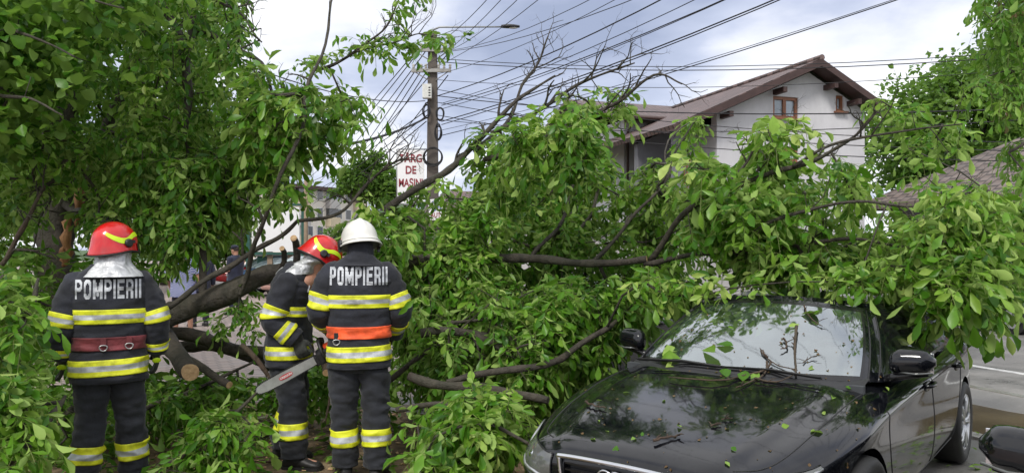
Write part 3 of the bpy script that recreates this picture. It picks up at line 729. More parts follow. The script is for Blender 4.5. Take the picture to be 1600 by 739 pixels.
def leaves_mesh(name, base, dirs, nrm, ln, mat, parent=None, ratio=.205, lv=None, seed=0, extra=None):
    """one mesh of real leaf blades: folded along the midrib, curled along their length"""
    g = np.random.default_rng(seed + 5); n = len(base)
    base, dirs, nrm = (np.asarray(a, float) for a in (base, dirs, nrm)); ln = np.asarray(ln, float)
    dirs /= np.linalg.norm(dirs, axis=1)[:, None] + 1e-9
    nrm = nrm - dirs * (nrm * dirs).sum(1)[:, None]; nrm /= np.linalg.norm(nrm, axis=1)[:, None] + 1e-9
    X = np.cross(dirs, nrm)
    hw = ln * ratio * g.uniform(.75, 1.2, n); fold = g.uniform(.05, .8, n); curl = g.normal(.22, .35, n); tw = g.uniform(-.35, .35, n); wav = g.uniform(0, .14, n)
    tx, ty = LT_V[:, 0][None], LT_V[:, 1][None]
    x = tx * hw[:, None]; y = ty * ln[:, None]
    z = np.abs(tx) * (hw * fold)[:, None] - (ty ** 2) * (ln * curl * .55)[:, None] + tx * (ty * tw[:, None]) * hw[:, None] + np.sin(ty * 9 + tx * 2) * (wav * hw)[:, None] * np.abs(tx)
    y = y * (1 - (.18 * np.abs(curl))[:, None] * ty)
    V = base[:, None, :] + x[..., None] * X[:, None] + y[..., None] * dirs[:, None] + z[..., None] * nrm[:, None]
    nv = len(LT_V); V = V.reshape(-1, 3); off = (np.arange(n) * nv)[:, None]
    lens = [len(f) for f in LT_F]; flat = np.array([i for f in LT_F for i in f])
    loops = (off + flat[None]).ravel(); ltot = np.tile(lens, n); 
    if lv is None: lv = np.clip(g.beta(2.0, 2.6, n), 0, 1)
    att = np.repeat(lv, nv)
    mats = [mat]; mi = np.zeros(len(ltot), int)
    if extra is not None:
        eV, eF = extra; k = len(V); V = np.vstack([V, eV]); loops = np.concatenate([loops, (eF + k).ravel()])
        ltot = np.concatenate([ltot, np.full(len(eF), 4)]); att = np.concatenate([att, np.full(len(eV), .85)]); mi = np.concatenate([mi, np.ones(len(eF), int)]); mats.append('petiole')
    me = bpy.data.meshes.new(name)
    me.vertices.add(len(V)); me.vertices.foreach_set('co', V.astype(np.float32).ravel())
    me.loops.add(len(loops)); me.loops.foreach_set('vertex_index', loops.astype(np.int32))
    me.polygons.add(len(ltot)); st = np.concatenate([[0], np.cumsum(ltot)[:-1]]); me.polygons.foreach_set('loop_start', st.astype(np.int32))
    me.polygons.foreach_set('material_index', mi.astype(np.int32)); me.polygons.foreach_set('use_smooth', np.ones(len(ltot), bool))
    a = me.attributes.new('lv', 'FLOAT', 'POINT'); a.data.foreach_set('value', att.astype(np.float32))
    for m in mats: me.materials.append(M[m])
    me.update(calc_edges=True); me.validate()
    return link(bpy.data.objects.new(name, me), parent)
simple('petiole', (.16, .20, .05), .6)
def shoots_foliage(name, tips, tdirs, mat, parent=None, scale=1.0, K=(3, 6), seed=0, droop=.9, light=0.0, pet=True, pairs=(2, 3)):
    """compound leaves: each tip carries several leaf stalks, each stalk two or three pairs of leaflets and an end one"""
    g = random.Random(seed); B = []; D = []; N = []; Ls = []; lvv = []; eV = []; eF = []
    for p, d in zip(tips, tdirs):
        p = np.array(p); d = np.array(d, float); d /= np.linalg.norm(d) + 1e-9
        base_l = g.betavariate(2.2, 2.6) + light
        a0 = g.random() * 6.28; o1 = np.cross(d, (0, 0, 1.0)); o1 = o1 / np.linalg.norm(o1) if np.linalg.norm(o1) > .05 else np.array((1., 0, 0)); o2 = np.cross(d, o1)
        k = g.randint(*K)
        for i in range(k):
            a = a0 + i * 2.4; sp = g.uniform(.5, 1.25)
            st = p - d * g.uniform(0, .12) * scale
            dr = d * math.cos(sp) + (o1 * math.cos(a) + o2 * math.sin(a)) * math.sin(sp); dr[2] += g.uniform(-.25, .25)
            dr /= np.linalg.norm(dr); L = g.uniform(.13, .27) * scale; gr = g.uniform(.4, 1.5) * droop
            def rp(s): return st + dr * s * L - np.array((0, 0, 1.0)) * gr * (s * L) ** 2 * 2.2 / scale
            n = g.randint(*pairs); 
            if pet:
                pts = [rp(s) for s in (0, .35, .7, 1)]; sd = np.cross(dr, (0, 0, 1.0)); sd /= np.linalg.norm(sd) + 1e-9; sd *= .0022 * scale; up = np.array((0, 0, .0022 * scale))
                b = len(eV)
                for q in pts: eV += [q - sd, q + up, q + sd]
                for j in range(3):
                    for c in range(3): c2 = (c + 1) % 3; eF.append((b + j * 3 + c, b + j * 3 + c2, b + j * 3 + 3 + c2, b + j * 3 + 3 + c))
            for j in range(n + 1):
                s = 1 if j == n else .30 + .62 * j / n
                q = rp(s); tg = rp(min(s + .05, 1.05)) - rp(s - .05); tg /= np.linalg.norm(tg)
                sd = np.cross(tg, (0, 0, 1.0)); sd /= np.linalg.norm(sd) + 1e-9
                for sgn in ((0,) if j == n else (-1, 1)):
                    if g.random() < .06: continue
                    ld = tg * (1 if sgn == 0 else .45) + sd * sgn * .95 + np.array((g.gauss(0, .28), g.gauss(0, .28), -abs(g.gauss(.45, .55)) * droop))
                    nn = np.cross(sd, tg); nn = nn if nn[2] > 0 else -nn
                    nn = nn + np.array((g.gauss(0, .75), g.gauss(0, .75), g.gauss(.05, .45)))
                    if g.random() < .16: nn = -nn
                    B.append(q); D.append(ld); N.append(nn); Ls.append(scale * (g.uniform(.078, .148) if sgn else g.uniform(.105, .175)) * (.72 + .28 * (j + 1) / (n + 1)))
                    lvv.append(min(1, max(0, base_l + g.gauss(0, .13))))
    ex = (np.array(eV), np.array(eF)) if pet and eV else None
    return leaves_mesh(name, B, D, N, Ls, mat, parent, lv=np.array(lvv), seed=seed, extra=ex)
def grow(anchors, targets, seed=0, step=.22, rmin=.003, rmax=.018, lift=.12):
    """join every target to the nearest piece of the growing skeleton; returns tube chains and shoot directions"""
    rs = random.Random(seed); pos = [Vector(a) for a in anchors]; par = [-1] * len(pos); na = len(pos)
    kd = KDTree(len(pos))
    for i, p in enumerate(pos): kd.insert(p, i)
    kd.balance()
    order = sorted(range(len(targets)), key=lambda i: kd.find(targets[i])[2])
    pend = []; tip_idx = {}; dirs = [None] * len(targets)
    for c, ti in enumerate(order):
        t = Vector(targets[ti])
        co, i, dist = kd.find(t)
        for j in pend:
            dd = (pos[j] - t).length
            if dd < dist: i, dist = j, dd
        a = pos[i]; n = max(1, int(dist / step)); prev = i
        side = Vector((rs.gauss(0, 1), rs.gauss(0, 1), rs.gauss(.3, .6))) * dist * lift
        for k in range(1, n + 1):
            f = k / n; q = a.lerp(t, f) + side * math.sin(math.pi * f) + (Vector((rs.gauss(0, 1), rs.gauss(0, 1), rs.gauss(0, 1))) * step * .10 if k < n else Vector())
            pos.append(q); par.append(prev); prev = len(pos) - 1; pend.append(prev)
        tip_idx[ti] = prev; dirs[ti] = (t - pos[par[prev]]).normalized() if par[prev] >= 0 else Vector((0, 0, 1))
        if len(pend) > 150:
            kd = KDTree(len(pos))
            for j, p in enumerate(pos): kd.insert(p, j)
            kd.balance(); pend = []
    cnt = [0] * len(pos)
    for i in tip_idx.values():
        while i >= 0 and i >= na: cnt[i] += 1; i = par[i]
    rad = [min(rmax, rmin * c ** .5) for c in cnt]
    kids = {}
    for i in range(na, len(pos)): kids.setdefault(par[i], []).append(i)
    chains = []; stack = [(p, k) for p in range(na) for k in kids.get(p, [])]
    while stack:
        p, k = stack.pop(); ch = [pos[p], pos[k]]; rr = [rad[k] * 1.05, rad[k]]
        while k in kids:
            ks = sorted(kids[k], key=lambda j: -cnt[j])
            for o in ks[1:]: stack.append((k, o))
            k = ks[0]; ch.append(pos[k]); rr.append(max(rad[k], .0022))
        chains.append((ch, rr))
    return chains, dirs
def twig_mesh(name, chains, mat, parent, seg=5):
    mb = MB()
    for ch, rr in chains: mb.tube(ch, rr, seg if max(rr) < .015 else 7, cap=True)
    return mb.obj(name, mat, parent)
def wob(pts, n, amp, seed=0):
    P = catmull([list(p) for p in pts], n); rs = random.Random(seed)
    o = [Vector((rs.random() * 50, 0, 0)) for _ in range(3)]
    return [Vector(p) + Vector([noise.noise(Vector(p) * 2.2 + o[k]) * amp for k in range(3)]) for p in P]
def limb(name, path, r, parent, mat='bark', n=None, amp=.05, seed=0, seg=12, bump=.13, capmat=None):
    """path of (px,py,Y) control points; r list of radii"""
    P = [at(*p) for p in path]; n = n or max(8, len(P) * 5); Q = wob(P, n, amp, seed)
    rr = catmull([[x] for x in r], n)[:, 0]
    mb = MB(); vs = []; k = len(Q); up = None
    for i in range(k):
        d = (Q[min(i + 1, k - 1)] - Q[max(i - 1, 0)]).normalized()
        if up is None: up = d.orthogonal().normalized()
        up = (up - d * up.dot(d)).normalized(); w = d.cross(up)
        for j in range(seg):
            a = 2 * math.pi * j / seg; u = up * math.cos(a) + w * math.sin(a); q = Q[i] + u * rr[i]
            vs.append(q + u * rr[i] * bump * 2.5 * noise.noise(q * 9 + Vector((seed, 0, 0))))
    mats = [mat] + ([capmat] if capmat else [])
    mb.add(vs, grid_faces(seg, k)); ci = 1 if capmat else 0
    mb.f.append(tuple(reversed(range(seg)))); mb.m.append(ci); mb.sm.append(False)
    mb.f.append(tuple((k - 1) * seg + j for j in range(seg))); mb.m.append(ci); mb.sm.append(False)
    o = mb.obj(name, mats, parent); return o, Q, rr
def bare_twigs(Q, rr, n, ln, seed, f0=.15, depth=2, curl=1.0):
    """leafless forked side twigs along a limb"""
    rs = random.Random(seed); out = []
    def go(p, d, L, r, dep):
        k = 5; ch = [p]; q = p.copy(); dd = d.copy(); rad = [r]
        for i in range(k):
            dd = (dd + Vector((rs.gauss(0, .28), rs.gauss(0, .2), rs.gauss(.05, .28))) * curl).normalized(); q = q + dd * L / k; ch.append(q.copy()); rad.append(r * (1 - .62 * (i + 1) / k))
            if dep > 0 and i > 0 and rs.random() < .62:
                go(q.copy(), (dd + Vector((rs.gauss(0, .7), rs.gauss(0, .5), rs.gauss(.1, .7)))).normalized(), L * rs.uniform(.3, .55), rad[-1] * .75, dep - 1)
        out.append((ch, rad))
    for _ in range(n):
        f = f0 + (1 - f0) * rs.random(); i = min(len(Q) - 2, int(f * (len(Q) - 1))); t = (Q[i + 1] - Q[i]).normalized()
        d = (t * .9 + Vector((rs.gauss(0, .6), rs.gauss(0, .4), rs.gauss(.25, .6)))).normalized()
        go(Q[i].copy(), d, ln * rs.uniform(.5, 1.2), min(.015, rr[i] * .75), depth)
    return out

# ---------------------------------------------------------------- the fallen walnut
ft = thing('fallen_walnut_tree', 'big fallen walnut tree lying across the pavement and over the black car', 'tree', (-2.9, 6.4, 0))
ft.location = (0, 0, 0)
trunk, TQ, TR = limb('trunk', [(200, 552, 6.35), (252, 502, 6.4), (330, 468, 6.45), (400, 440, 6.55), (470, 422, 6.7), (600, 412, 6.9), (740, 403, 7.0), (830, 404, 7.0), (920, 413, 6.9), (1010, 404, 6.75)], [.108, .102, .095, .084, .068, .056, .046, .040, .036, .030], ft, n=64, amp=.04, seed=3, seg=18, capmat='cut_wood')
anch = [(p, r) for p, r in zip(TQ, TR)][18:]
LIMBS = [
 ('branch', [(1010, 404, 6.75), (1062, 342, 6.5), (1130, 296, 6.3), (1240, 262, 6.1), (1330, 214, 5.9), (1375, 160, 5.8)], [.030, .026, .022, .018, .012, .006]),
 ('branch', [(1010, 406, 6.75), (1100, 400, 6.5), (1210, 384, 6.2), (1330, 380, 5.9), (1450, 385, 5.6)], [.026, .02, .018, .014, .008]),
 ('branch', [(1195, 350, 5.9), (1260, 325, 5.8), (1340, 318, 5.6), (1430, 325, 5.4), (1520, 300, 5.3)], [.014, .013, .011, .009, .005]),
 ('branch', [(560, 382, 6.85), (590, 335, 6.95), (655, 295, 7.0), (722, 252, 7.2), (765, 205, 7.3), (810, 160, 7.4), (870, 118, 7.5)], [.038, .036, .034, .030, .024, .018, .011]),
 ('branch', [(765, 205, 7.3), (850, 165, 7.2), (920, 125, 7.1), (990, 97, 7.0)], [.025, .019, .013, .007]),
 ('branch', [(740, 240, 7.25), (790, 185, 7.6), (825, 120, 7.8), (858, 55, 8.0)], [.024, .018, .013, .007]),
 ('branch', [(760, 250, 7.2), (860, 210, 7.0), (960, 160, 6.8), (1020, 120, 6.7), (1072, 132, 6.6)], [.024, .021, .016, .011, .006]),
 ('branch', [(655, 521, 6.05), (740, 523, 6.1), (830, 530, 6.2), (920, 522, 6.4)], [.038, .034, .028, .018]),
 ('branch', [(735, 522, 6.1), (780, 540, 6.0), (800, 556, 5.9)], [.03, .026, .02]),
 ('branch', [(640, 588, 5.6), (740, 600, 5.5), (860, 626, 5.2)], [.034, .034, .028]),
 ('branch', [(700, 596, 5.7), (830, 578, 5.8), (905, 540, 6.0), (945, 515, 6.2), (985, 480, 6.6)], [.022, .028, .026, .022, .014]),
 ('branch', [(700, 505, 6.3), (800, 490, 6.5), (900, 500, 6.6)], [.016, .014, .01]),
 ('branch', [(1240, 262, 6.1), (1290, 230, 5.9), (1380, 205, 5.7), (1500, 190, 5.5)], [.014, .012, .009, .004]),
 ('branch', [(1130, 296, 6.3), (1165, 250, 6.4), (1195, 215, 6.4), (1240, 205, 6.4)], [.016, .012, .008, .004]),
 ('branch', [(830, 404, 7.0), (880, 340, 7.3), (905, 260, 7.5), (940, 190, 7.5), (1000, 130, 7.4)], [.022, .018, .014, .010, .005]),
 ('branch', [(920, 413, 6.9), (980, 350, 7.0), (1040, 280, 7.1), (1080, 190, 7.2)], [.02, .016, .011, .006]),
 ('branch', [(370, 462, 6.45), (388, 425, 6.4), (408, 365, 6.25), (430, 295, 6.1), (460, 212, 6.2), (490, 110, 6.5), (524, 0, 7.0), (545, -70, 7.0)], [.024, .021, .019, .0175, .016, .014, .010, .007]),
 ('branch', [(488, 112, 6.9), (525, 97, 6.85), (565, 74, 6.8), (604, 40, 6.8), (636, -12, 6.8)], [.018, .013, .011, .009, .006]),
 ('branch', [(555, 80, 6.82), (605, 66, 6.7), (650, 50, 6.6), (684, 58, 6.5)], [.009, .007, .006, .004]),
 ('branch', [(465, 345, 6.5), (530, 332, 6.6), (575, 285, 6.7), (610, 258, 6.8), (655, 250, 6.9)], [.018, .016, .013, .009, .004]),
 ('branch', [(270, 478, 6.2), (325, 434, 6.3), (392, 396, 6.5), (442, 368, 6.6), (466, 345, 6.6)], [.020, .024, .022, .019, .015]),
 ('branch', [(319, 472, 6.45), (317, 430, 6.5), (315, 380, 6.55), (305, 320, 6.6)], [.036, .032, .028, .02]),
]
bare = []
for i, (nm, P, r) in enumerate(LIMBS):
    o, Q, rr = limb(nm, P, r, ft, amp=.06, seed=20 + i, seg=9, mat='bark', bump=.13)
    if i != 21: anch += list(zip(Q, rr))
    nb_ = {3: 7, 4: 9, 5: 8, 6: 8, 15: 3, 0: 5, 12: 6, 13: 5, 16: 6, 17: 7, 18: 7, 19: 12, 14: 3, 2: 4}.get(i, 1)
    bare += bare_twigs(Q, rr, nb_, .42 if i in (4, 5, 6, 19, 18, 17) else .3, 60 + i, f0=.3)
twig_mesh('bare_twigs', bare, 'bark', ft)
for px, py, Y, r in ((443, 392, 6.4, .022), (461, 376, 6.55, .029)):
    mb = MB(); a = at(px - 6 if px < 450 else px, 432, Y + .1); b = at(px, py, Y)
    mb.tube([a, a.lerp(b, .6) + Vector((.01, .03, 0)), b + Vector((0, .02, -.01)), b + Vector((0, -.045, .022))], [r * 1.2, r * 1.05, r * 1.02, r], 14, capmi=1); mb.obj('stub', ['bark', 'cut_wood'], ft)
A = [a for a, _ in anch]
C1 = [(722, 215), (760, 245), (800, 205), (850, 165), (895, 150), (1000, 130), (1015, 190), (1020, 250), (1060, 255), (1065, 165), (1095, 165), (1100, 260), (1185, 262), (1190, 330), (1060, 400), (1050, 465), (900, 480), (625, 470), (605, 335), (650, 300), (700, 292)]
R1 = [(1075, 300), (1180, 320), (1240, 335), (1330, 300), (1350, 240), (1430, 225), (1450, 285), (1500, 295), (1560, 300), (1640, 320), (1640, 455), (1560, 455), (1480, 450), (1420, 435), (1330, 425), (1250, 425), (1100, 440), (1030, 410), (1040, 340)]
R3 = [(1385, 430), (1540, 430), (1525, 475), (1450, 470), (1395, 455)]
G0 = [(670, 455), (1040, 455), (930, 480), (900, 550), (840, 600), (670, 610)]
groups = [
 ('leaf_walnut', scatter(C1, 320, (6.2, 8.8), .72, 31), .86, .05),
 ('leaf_walnut', scatter(R1, 320, (4.9, 7.2), .58, 32), .84, .08),
 ('leaf_walnut', scatter(R3, 26, (4.7, 5.6), 0, 33), 1.0, .10),
 ('leaf_walnut', scatter([(1080, 240), (1160, 280), (1200, 190), (1235, 190), (1245, 250), (1210, 300), (1160, 330), (1060, 330)], 26, (5.9, 6.6), 0, 34), 1.1, .06),
 ('leaf_walnut', scatter([(1385, 155), (1425, 150), (1440, 185), (1395, 205), (1380, 190)], 5, (5.6, 6.0), 0, 35), .85, .05),
 ('leaf_walnut', scatter([(1445, 195), (1500, 190), (1515, 215), (1455, 225)], 6, (5.5, 5.9), 0, 36), .85, .05),
 ('leaf_walnut', scatter([(1080, 428), (1350, 428), (1350, 462), (1090, 462)], 46, (5.1, 6.2), 0, 47), .85, .06),
 ('leaf_walnut', [at(x, y, d) for x, y, d in ((1005, 440, 5.9), (1030, 432, 5.8), (1052, 446, 5.75), (1075, 440, 5.7), (1095, 450, 5.6), (1040, 462, 5.8), (1120, 446, 5.5), (1180, 445, 5.4), (1240, 440, 5.3), (1300, 446, 5.2), (1345, 440, 5.1))], .9, .12),
 ('leaf_walnut', scatter([(1150, 285), (1350, 290), (1350, 420), (1150, 420)], 60, (5.7, 7.2), .3, 48), .94, .04),
 ('leaf_walnut', scatter([(1180, 230), (1240, 262), (1345, 270), (1350, 330), (1180, 320)], 22, (5.8, 6.9), .2, 49), .88, .04),
 ('leaf_walnut', scatter([(610, 325), (650, 300), (735, 300), (800, 340), (790, 390), (620, 395)], 44, (6.9, 8.2), .1, 56), .86, .04),
 ('leaf_walnut', scatter([(730, 205), (790, 215), (800, 260), (735, 280)], 12, (6.9, 7.6), 0, 59), .9, .02),
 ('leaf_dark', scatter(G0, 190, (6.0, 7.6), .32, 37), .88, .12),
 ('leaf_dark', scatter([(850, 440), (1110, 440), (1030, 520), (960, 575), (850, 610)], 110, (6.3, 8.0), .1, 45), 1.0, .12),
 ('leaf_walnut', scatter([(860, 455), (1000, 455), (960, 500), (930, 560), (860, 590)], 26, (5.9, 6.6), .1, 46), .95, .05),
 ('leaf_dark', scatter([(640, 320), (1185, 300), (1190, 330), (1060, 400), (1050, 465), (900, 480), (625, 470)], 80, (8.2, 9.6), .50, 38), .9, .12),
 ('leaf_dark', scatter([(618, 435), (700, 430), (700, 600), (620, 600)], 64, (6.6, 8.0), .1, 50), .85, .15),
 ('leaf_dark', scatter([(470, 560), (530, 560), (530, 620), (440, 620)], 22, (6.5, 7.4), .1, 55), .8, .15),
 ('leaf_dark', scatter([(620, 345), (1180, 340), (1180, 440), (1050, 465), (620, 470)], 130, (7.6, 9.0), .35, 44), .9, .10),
 ('leaf_walnut', scatter(G0, 120, (5.5, 6.9), .52, 39), .86, .04),
 ('leaf_walnut', [at(x, y, d) for x, y, d in ((505, 92, 6.9), (535, 85, 6.85), (575, 72, 6.8), (592, 78, 6.75), (610, 70, 6.7), (632, 60, 6.65), (676, 58, 6.5), (690, 60, 6.5), (560, 62, 6.8), (622, 20, 6.8), (655, 2, 6.7), (476, 168, 6.9), (500, 152, 6.8), (470, 95, 6.9), (480, 140, 6.9))], .82, .0),
 ('leaf_walnut', scatter([(450, 175), (545, 150), (572, 175), (560, 200), (500, 232), (470, 215)], 18, (6.6, 7.1), 0, 40), .95, 0),
 ('leaf_walnut', scatter([(400, 90), (450, 165), (490, 230), (480, 300), (440, 340), (380, 350), (380, 150)], 56, (6.3, 7.4), .2, 41), 1, -.02),
 ('leaf_walnut', scatter([(560, 350), (620, 330), (625, 400), (600, 400), (575, 375)], 12, (6.3, 6.9), 0, 42), 1, .06),
 ('leaf_walnut', scatter([(395, 450), (418, 440), (415, 490), (345, 530), (335, 505)], 8, (6.2, 6.9), 0, 43), .7, .0),
]
alltips = []
for i, (mat, tips, sc, lt) in enumerate(groups):
    ch, dr = grow(A, tips, seed=100 + i)
    tw = twig_mesh('twigs', ch, 'bark', ft)
    dr = [(d + Vector((0, 0, .15))).normalized() for d in dr]
    # extra lateral shoots part-way along so foliage is not only at the tips
    rs = random.Random(i); t2 = list(tips); d2 = list(dr)
    for p, d in zip(tips, dr):
        if rs.random() < .55:
            q = Vector(p) - d * rs.uniform(.12, .3) + Vector((rs.gauss(0, .08), rs.gauss(0, .08), rs.gauss(0, .06)))
            if free(q): t2.append(q); d2.append((d + Vector((rs.gauss(0, .7), rs.gauss(0, .7), rs.gauss(0, .5)))).normalized())
    shoots_foliage('foliage', t2, d2, mat, ft, sc, seed=200 + i, light=lt)

# ---------------------------------------------------------------- standing tree on the left
st = thing('standing_walnut_tree', 'dark leaning walnut tree standing at the left edge with torn bark', 'tree')
_, Q1, r1 = limb('trunk', [(98, 560, 8.6), (92, 440, 8.7), (84, 340, 8.8), (92, 200, 8.9), (120, 60, 9), (150, -120, 9)], [.24, .20, .185, .17, .13, .09], st, n=30, amp=.08, seed=70, seg=18, bump=.12)
an = list(Q1)
for i, (P, r) in enumerate([
 ([(120, 330, 8.7), (165, 210, 8.4), (200, 120, 8.1), (240, 20, 7.9), (260, -80, 7.8)], [.09, .07, .055, .045, .03]),
 ([(228, -30, 7.2), (258, 30, 7.2), (290, 80, 7.1), (300, 130, 7.0), (294, 175, 7.0)], [.04, .036, .034, .032, .026]),
 ([(291, -60, 7.2), (291, 20, 7.1), (293, 100, 7.0), (293, 180, 7.0), (285, 250, 6.9)], [.036, .036, .036, .03, .012]),
 ([(92, 200, 8.8), (40, 120, 8.2), (-20, 60, 7.6)], [.09, .07, .05]),
 ([(240, 20, 7.9), (330, 60, 7.6), (400, 100, 7.3), (440, 190, 7.1)], [.04, .03, .02, .01]),
 ([(165, 210, 8.4), (230, 230, 7.7), (300, 260, 7.3), (370, 320, 7.1)], [.05, .035, .024, .01]),
 ([(100, 320, 8.7), (150, 340, 8.0), (220, 350, 7.4)], [.05, .03, .012]),
 ([(0, 418, 6.3), (30, 372, 6.3), (52, 335, 6.3), (74, 282, 6.3)], [.022, .02, .016, .01]),
 ([(300, -30, 7.0), (350, 5, 7.0), (385, 30, 7.0), (412, 70, 6.9)], [.02, .014, .010, .006]),
]):
    o, Q, rr = limb('branch', P, r, st, amp=.08, seed=80 + i, seg=10, mat='bark' if i != 7 else 'bark_brown'); an += Q
    if i in (8, 4, 7): twig_mesh('bare_twigs', bare_twigs(Q, rr, 7, .35, 300 + i), 'bark', o)
for px, py, w, h in ((121, 322, .10, .22), (108, 372, .12, .25), (100, 400, .08, .12)):
    mb = MB(); c = at(px, py, 8.45); pts = []
    rs = random.Random(px)
    vs = [c + Vector((rs.uniform(-w, w) * .3, rs.uniform(-.03, .03), -h + 2 * h * k / 6)) for k in range(7)]
    mb.tube(vs, [.01] + [rs.uniform(.03, .06) for _ in range(5)] + [.008], 6); mb.obj('torn_bark', 'torn_wood', st)
L1 = [(-50, -50), (380, -50), (385, 60), (405, 120), (430, 165), (465, 220), (460, 290), (430, 330), (385, 345), (330, 365), (310, 410), (235, 415), (-50, 410)]
for i, (mat, tips, sc, lt) in enumerate([
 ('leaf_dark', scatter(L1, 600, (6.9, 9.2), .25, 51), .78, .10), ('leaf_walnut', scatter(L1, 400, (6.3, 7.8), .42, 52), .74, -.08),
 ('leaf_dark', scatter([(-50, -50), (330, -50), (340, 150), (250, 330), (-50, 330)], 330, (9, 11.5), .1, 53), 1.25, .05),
 ('leaf_walnut', scatter([(230, 235), (400, 225), (430, 310), (370, 330), (290, 385), (225, 345)], 100, (6.3, 7.2), .3, 54), .82, -.04)]):
    ch, dr = grow(an, tips, seed=120 + i); twig_mesh('twigs', ch, 'bark', st)
    shoots_foliage('foliage', tips, dr, mat, st, sc, seed=220 + i, light=lt, K=(4, 7))
# ---------------------------------------------------------------- maple reaching in at the top left
def broad_leaves(name, tips, dirs, mat, parent, ln, k, seed, spread=.35, ratio=.36, droop=.3):
    g = np.random.default_rng(seed); T = np.repeat(np.array([tuple(t) for t in tips]), k, 0); n = len(T)
    B = T + g.normal(0, spread, (n, 3)) * (1, 1, .7)
    D = g.normal(0, 1, (n, 3)); D[:, 2] = D[:, 2] * .5 - droop
    N = g.normal(0, .55, (n, 3)) + (0, 0, 1)
    lvl = np.clip(np.repeat(g.beta(2, 2.4, len(tips)), k) + g.normal(0, .12, n), 0, 1)
    return leaves_mesh(name, B, D, N, g.uniform(.7, 1.25, n) * ln, mat, parent, ratio=ratio, lv=lvl, seed=seed)
mp_ = thing('maple_tree', 'darker broad leaved maple whose boughs reach in at the top left corner', 'tree')
_, Q, rr = limb('trunk', [(-330, 620, 6.6), (-320, 300, 6.4), (-300, 0, 6.2), (-260, -250, 6.0)], [.2, .17, .14, .1], mp_, n=20, amp=.05, seed=90, seg=14); am = list(Q)
for i, P in enumerate([[(-300, 60, 6.2), (-120, 30, 5.7), (20, 50, 5.4), (120, 85, 5.2)], [(-280, -100, 6.1), (-100, -60, 5.7), (80, -20, 5.4), (200, 10, 5.3)], [(-310, 180, 6.2), (-120, 140, 5.6), (30, 150, 5.3), (100, 180, 5.2)]]):
    o, Q, rr = limb('branch', P, [.05, .024, .012, .006], mp_, amp=.05, seed=95 + i, seg=8); am += Q
tips = scatter([(-80, -60), (240, -60), (180, 60), (130, 110), (100, 190), (20, 235), (-80, 270)], 190, (5.3, 6.8), .25, 57)
ch, dr = grow(am, tips, seed=130); twig_mesh('twigs', ch, 'bark', mp_)
broad_leaves('foliage', tips, dr, 'leaf_dark', mp_, .105, 22, 58, .15, .36, .6)

# ---------------------------------------------------------------- cut leafy branches heaped on the ground
def heap(label, path, r, tips, mat, sc, seed, light=0, K=(3, 6)):
    h = thing('cut_leafy_branch', label, 'branch', group='cut leafy branches heaped on the ground')
    o, Q, rr = limb('stem', path, r, h, amp=.06, seed=seed, seg=9, capmat='cut_wood')
    ch, dr = grow(Q, tips, seed=seed, rmax=.012); twig_mesh('twigs', ch, 'bark', h)
    shoots_foliage('foliage', tips, [(d + Vector((0, 0, .25))).normalized() for d in dr], mat, h, sc, seed=seed, light=light, K=K, droop=.8); return h
rowg = lambda a, b: (lambda x, y: (max(a, (CAMZ - .75) * FPX / max(1, y - HZ)), max(b, (CAMZ - .02) * FPX / max(1, y - HZ))))
heap('cut leafy branch heaped at the left edge beside the left firefighter', [(-120, 600, 4.3), (-20, 540, 4.4), (40, 480, 4.5), (60, 430, 4.6)], [.03, .026, .02, .01], scatter([(-60, 425), (30, 425), (45, 470), (35, 560), (35, 620), (-60, 620)], 60, (4.1, 5.4), .1, 61), 'leaf_walnut', .86, 61, -.03, (4, 7))
heap('cut leafy branch filling the bottom left corner', [(-120, 800, 3.6), (0, 720, 3.9), (60, 660, 4.2), (90, 620, 4.5)], [.03, .026, .02, .01], scatter([(-60, 600), (35, 590), (50, 680), (55, 760), (-60, 770)], 60, (3.7, 5.0), .1, 62), 'leaf_walnut', .84, 62, -.02, (4, 7))
heap('dark cut leafy branch behind the left firefighter', [(100, 660, 6.0), (170, 560, 6.4), (200, 470, 6.7), (240, 430, 6.9)], [.03, .026, .02, .01], scatter([(0, 405), (215, 410), (215, 540), (225, 700), (100, 745), (40, 640)], 150, (5.9, 7.6), .1, 63), 'leaf_dark', .88, 63, .12, (4, 7))
heap('cut leafy branch between the left and the stooping firefighter', [(250, 735, 5.2), (310, 690, 5.3), (370, 640, 5.5), (410, 600, 5.7)], [.02, .018, .014, .008], scatter([(290, 640), (350, 600), (415, 600), (412, 690), (370, 745), (270, 750), (240, 700)], 46, (4.9, 5.7), .15, 64, zmax=.5), 'leaf_walnut', .85, 64, -.02)
heap('low leafy spray on the ground behind the cut logs', [(230, 640, 6.0), (320, 600, 6.4), (410, 560, 6.8)], [.02, .016, .008], scatter([(225, 560), (300, 590), (420, 545), (420, 600), (330, 630), (225, 660)], 66, (6.0, 6.9), 0, 65, zmax=.55), 'leaf_dark', .9, 65, .15)
heap('leafy spray left of the bottom centre behind the boots of the firefighters', [(440, 640, 6.4), (480, 620, 6.6), (520, 600, 6.8)], [.016, .012, .008], scatter([(410, 590), (620, 560), (625, 640), (520, 650), (430, 640)], 34, (6.4, 7.4), 0, 66, zmax=.6), 'leaf_dark', .85, 66, .1)
heap('bright cut leafy branch in front of the left headlight of the black car', [(620, 640, 4.9), (690, 630, 4.8), (760, 650, 4.6), (820, 690, 4.4)], [.022, .02, .015, .008], scatter([(655, 620), (720, 600), (790, 625), (812, 660), (800, 745), (660, 765), (645, 700)], 100, (4.0, 5.3), .12, 67, row=lambda x, y: (4.1 + (739 - y) / 250, 5.2)), 'leaf_walnut', .84, 67, .05, (4, 6))
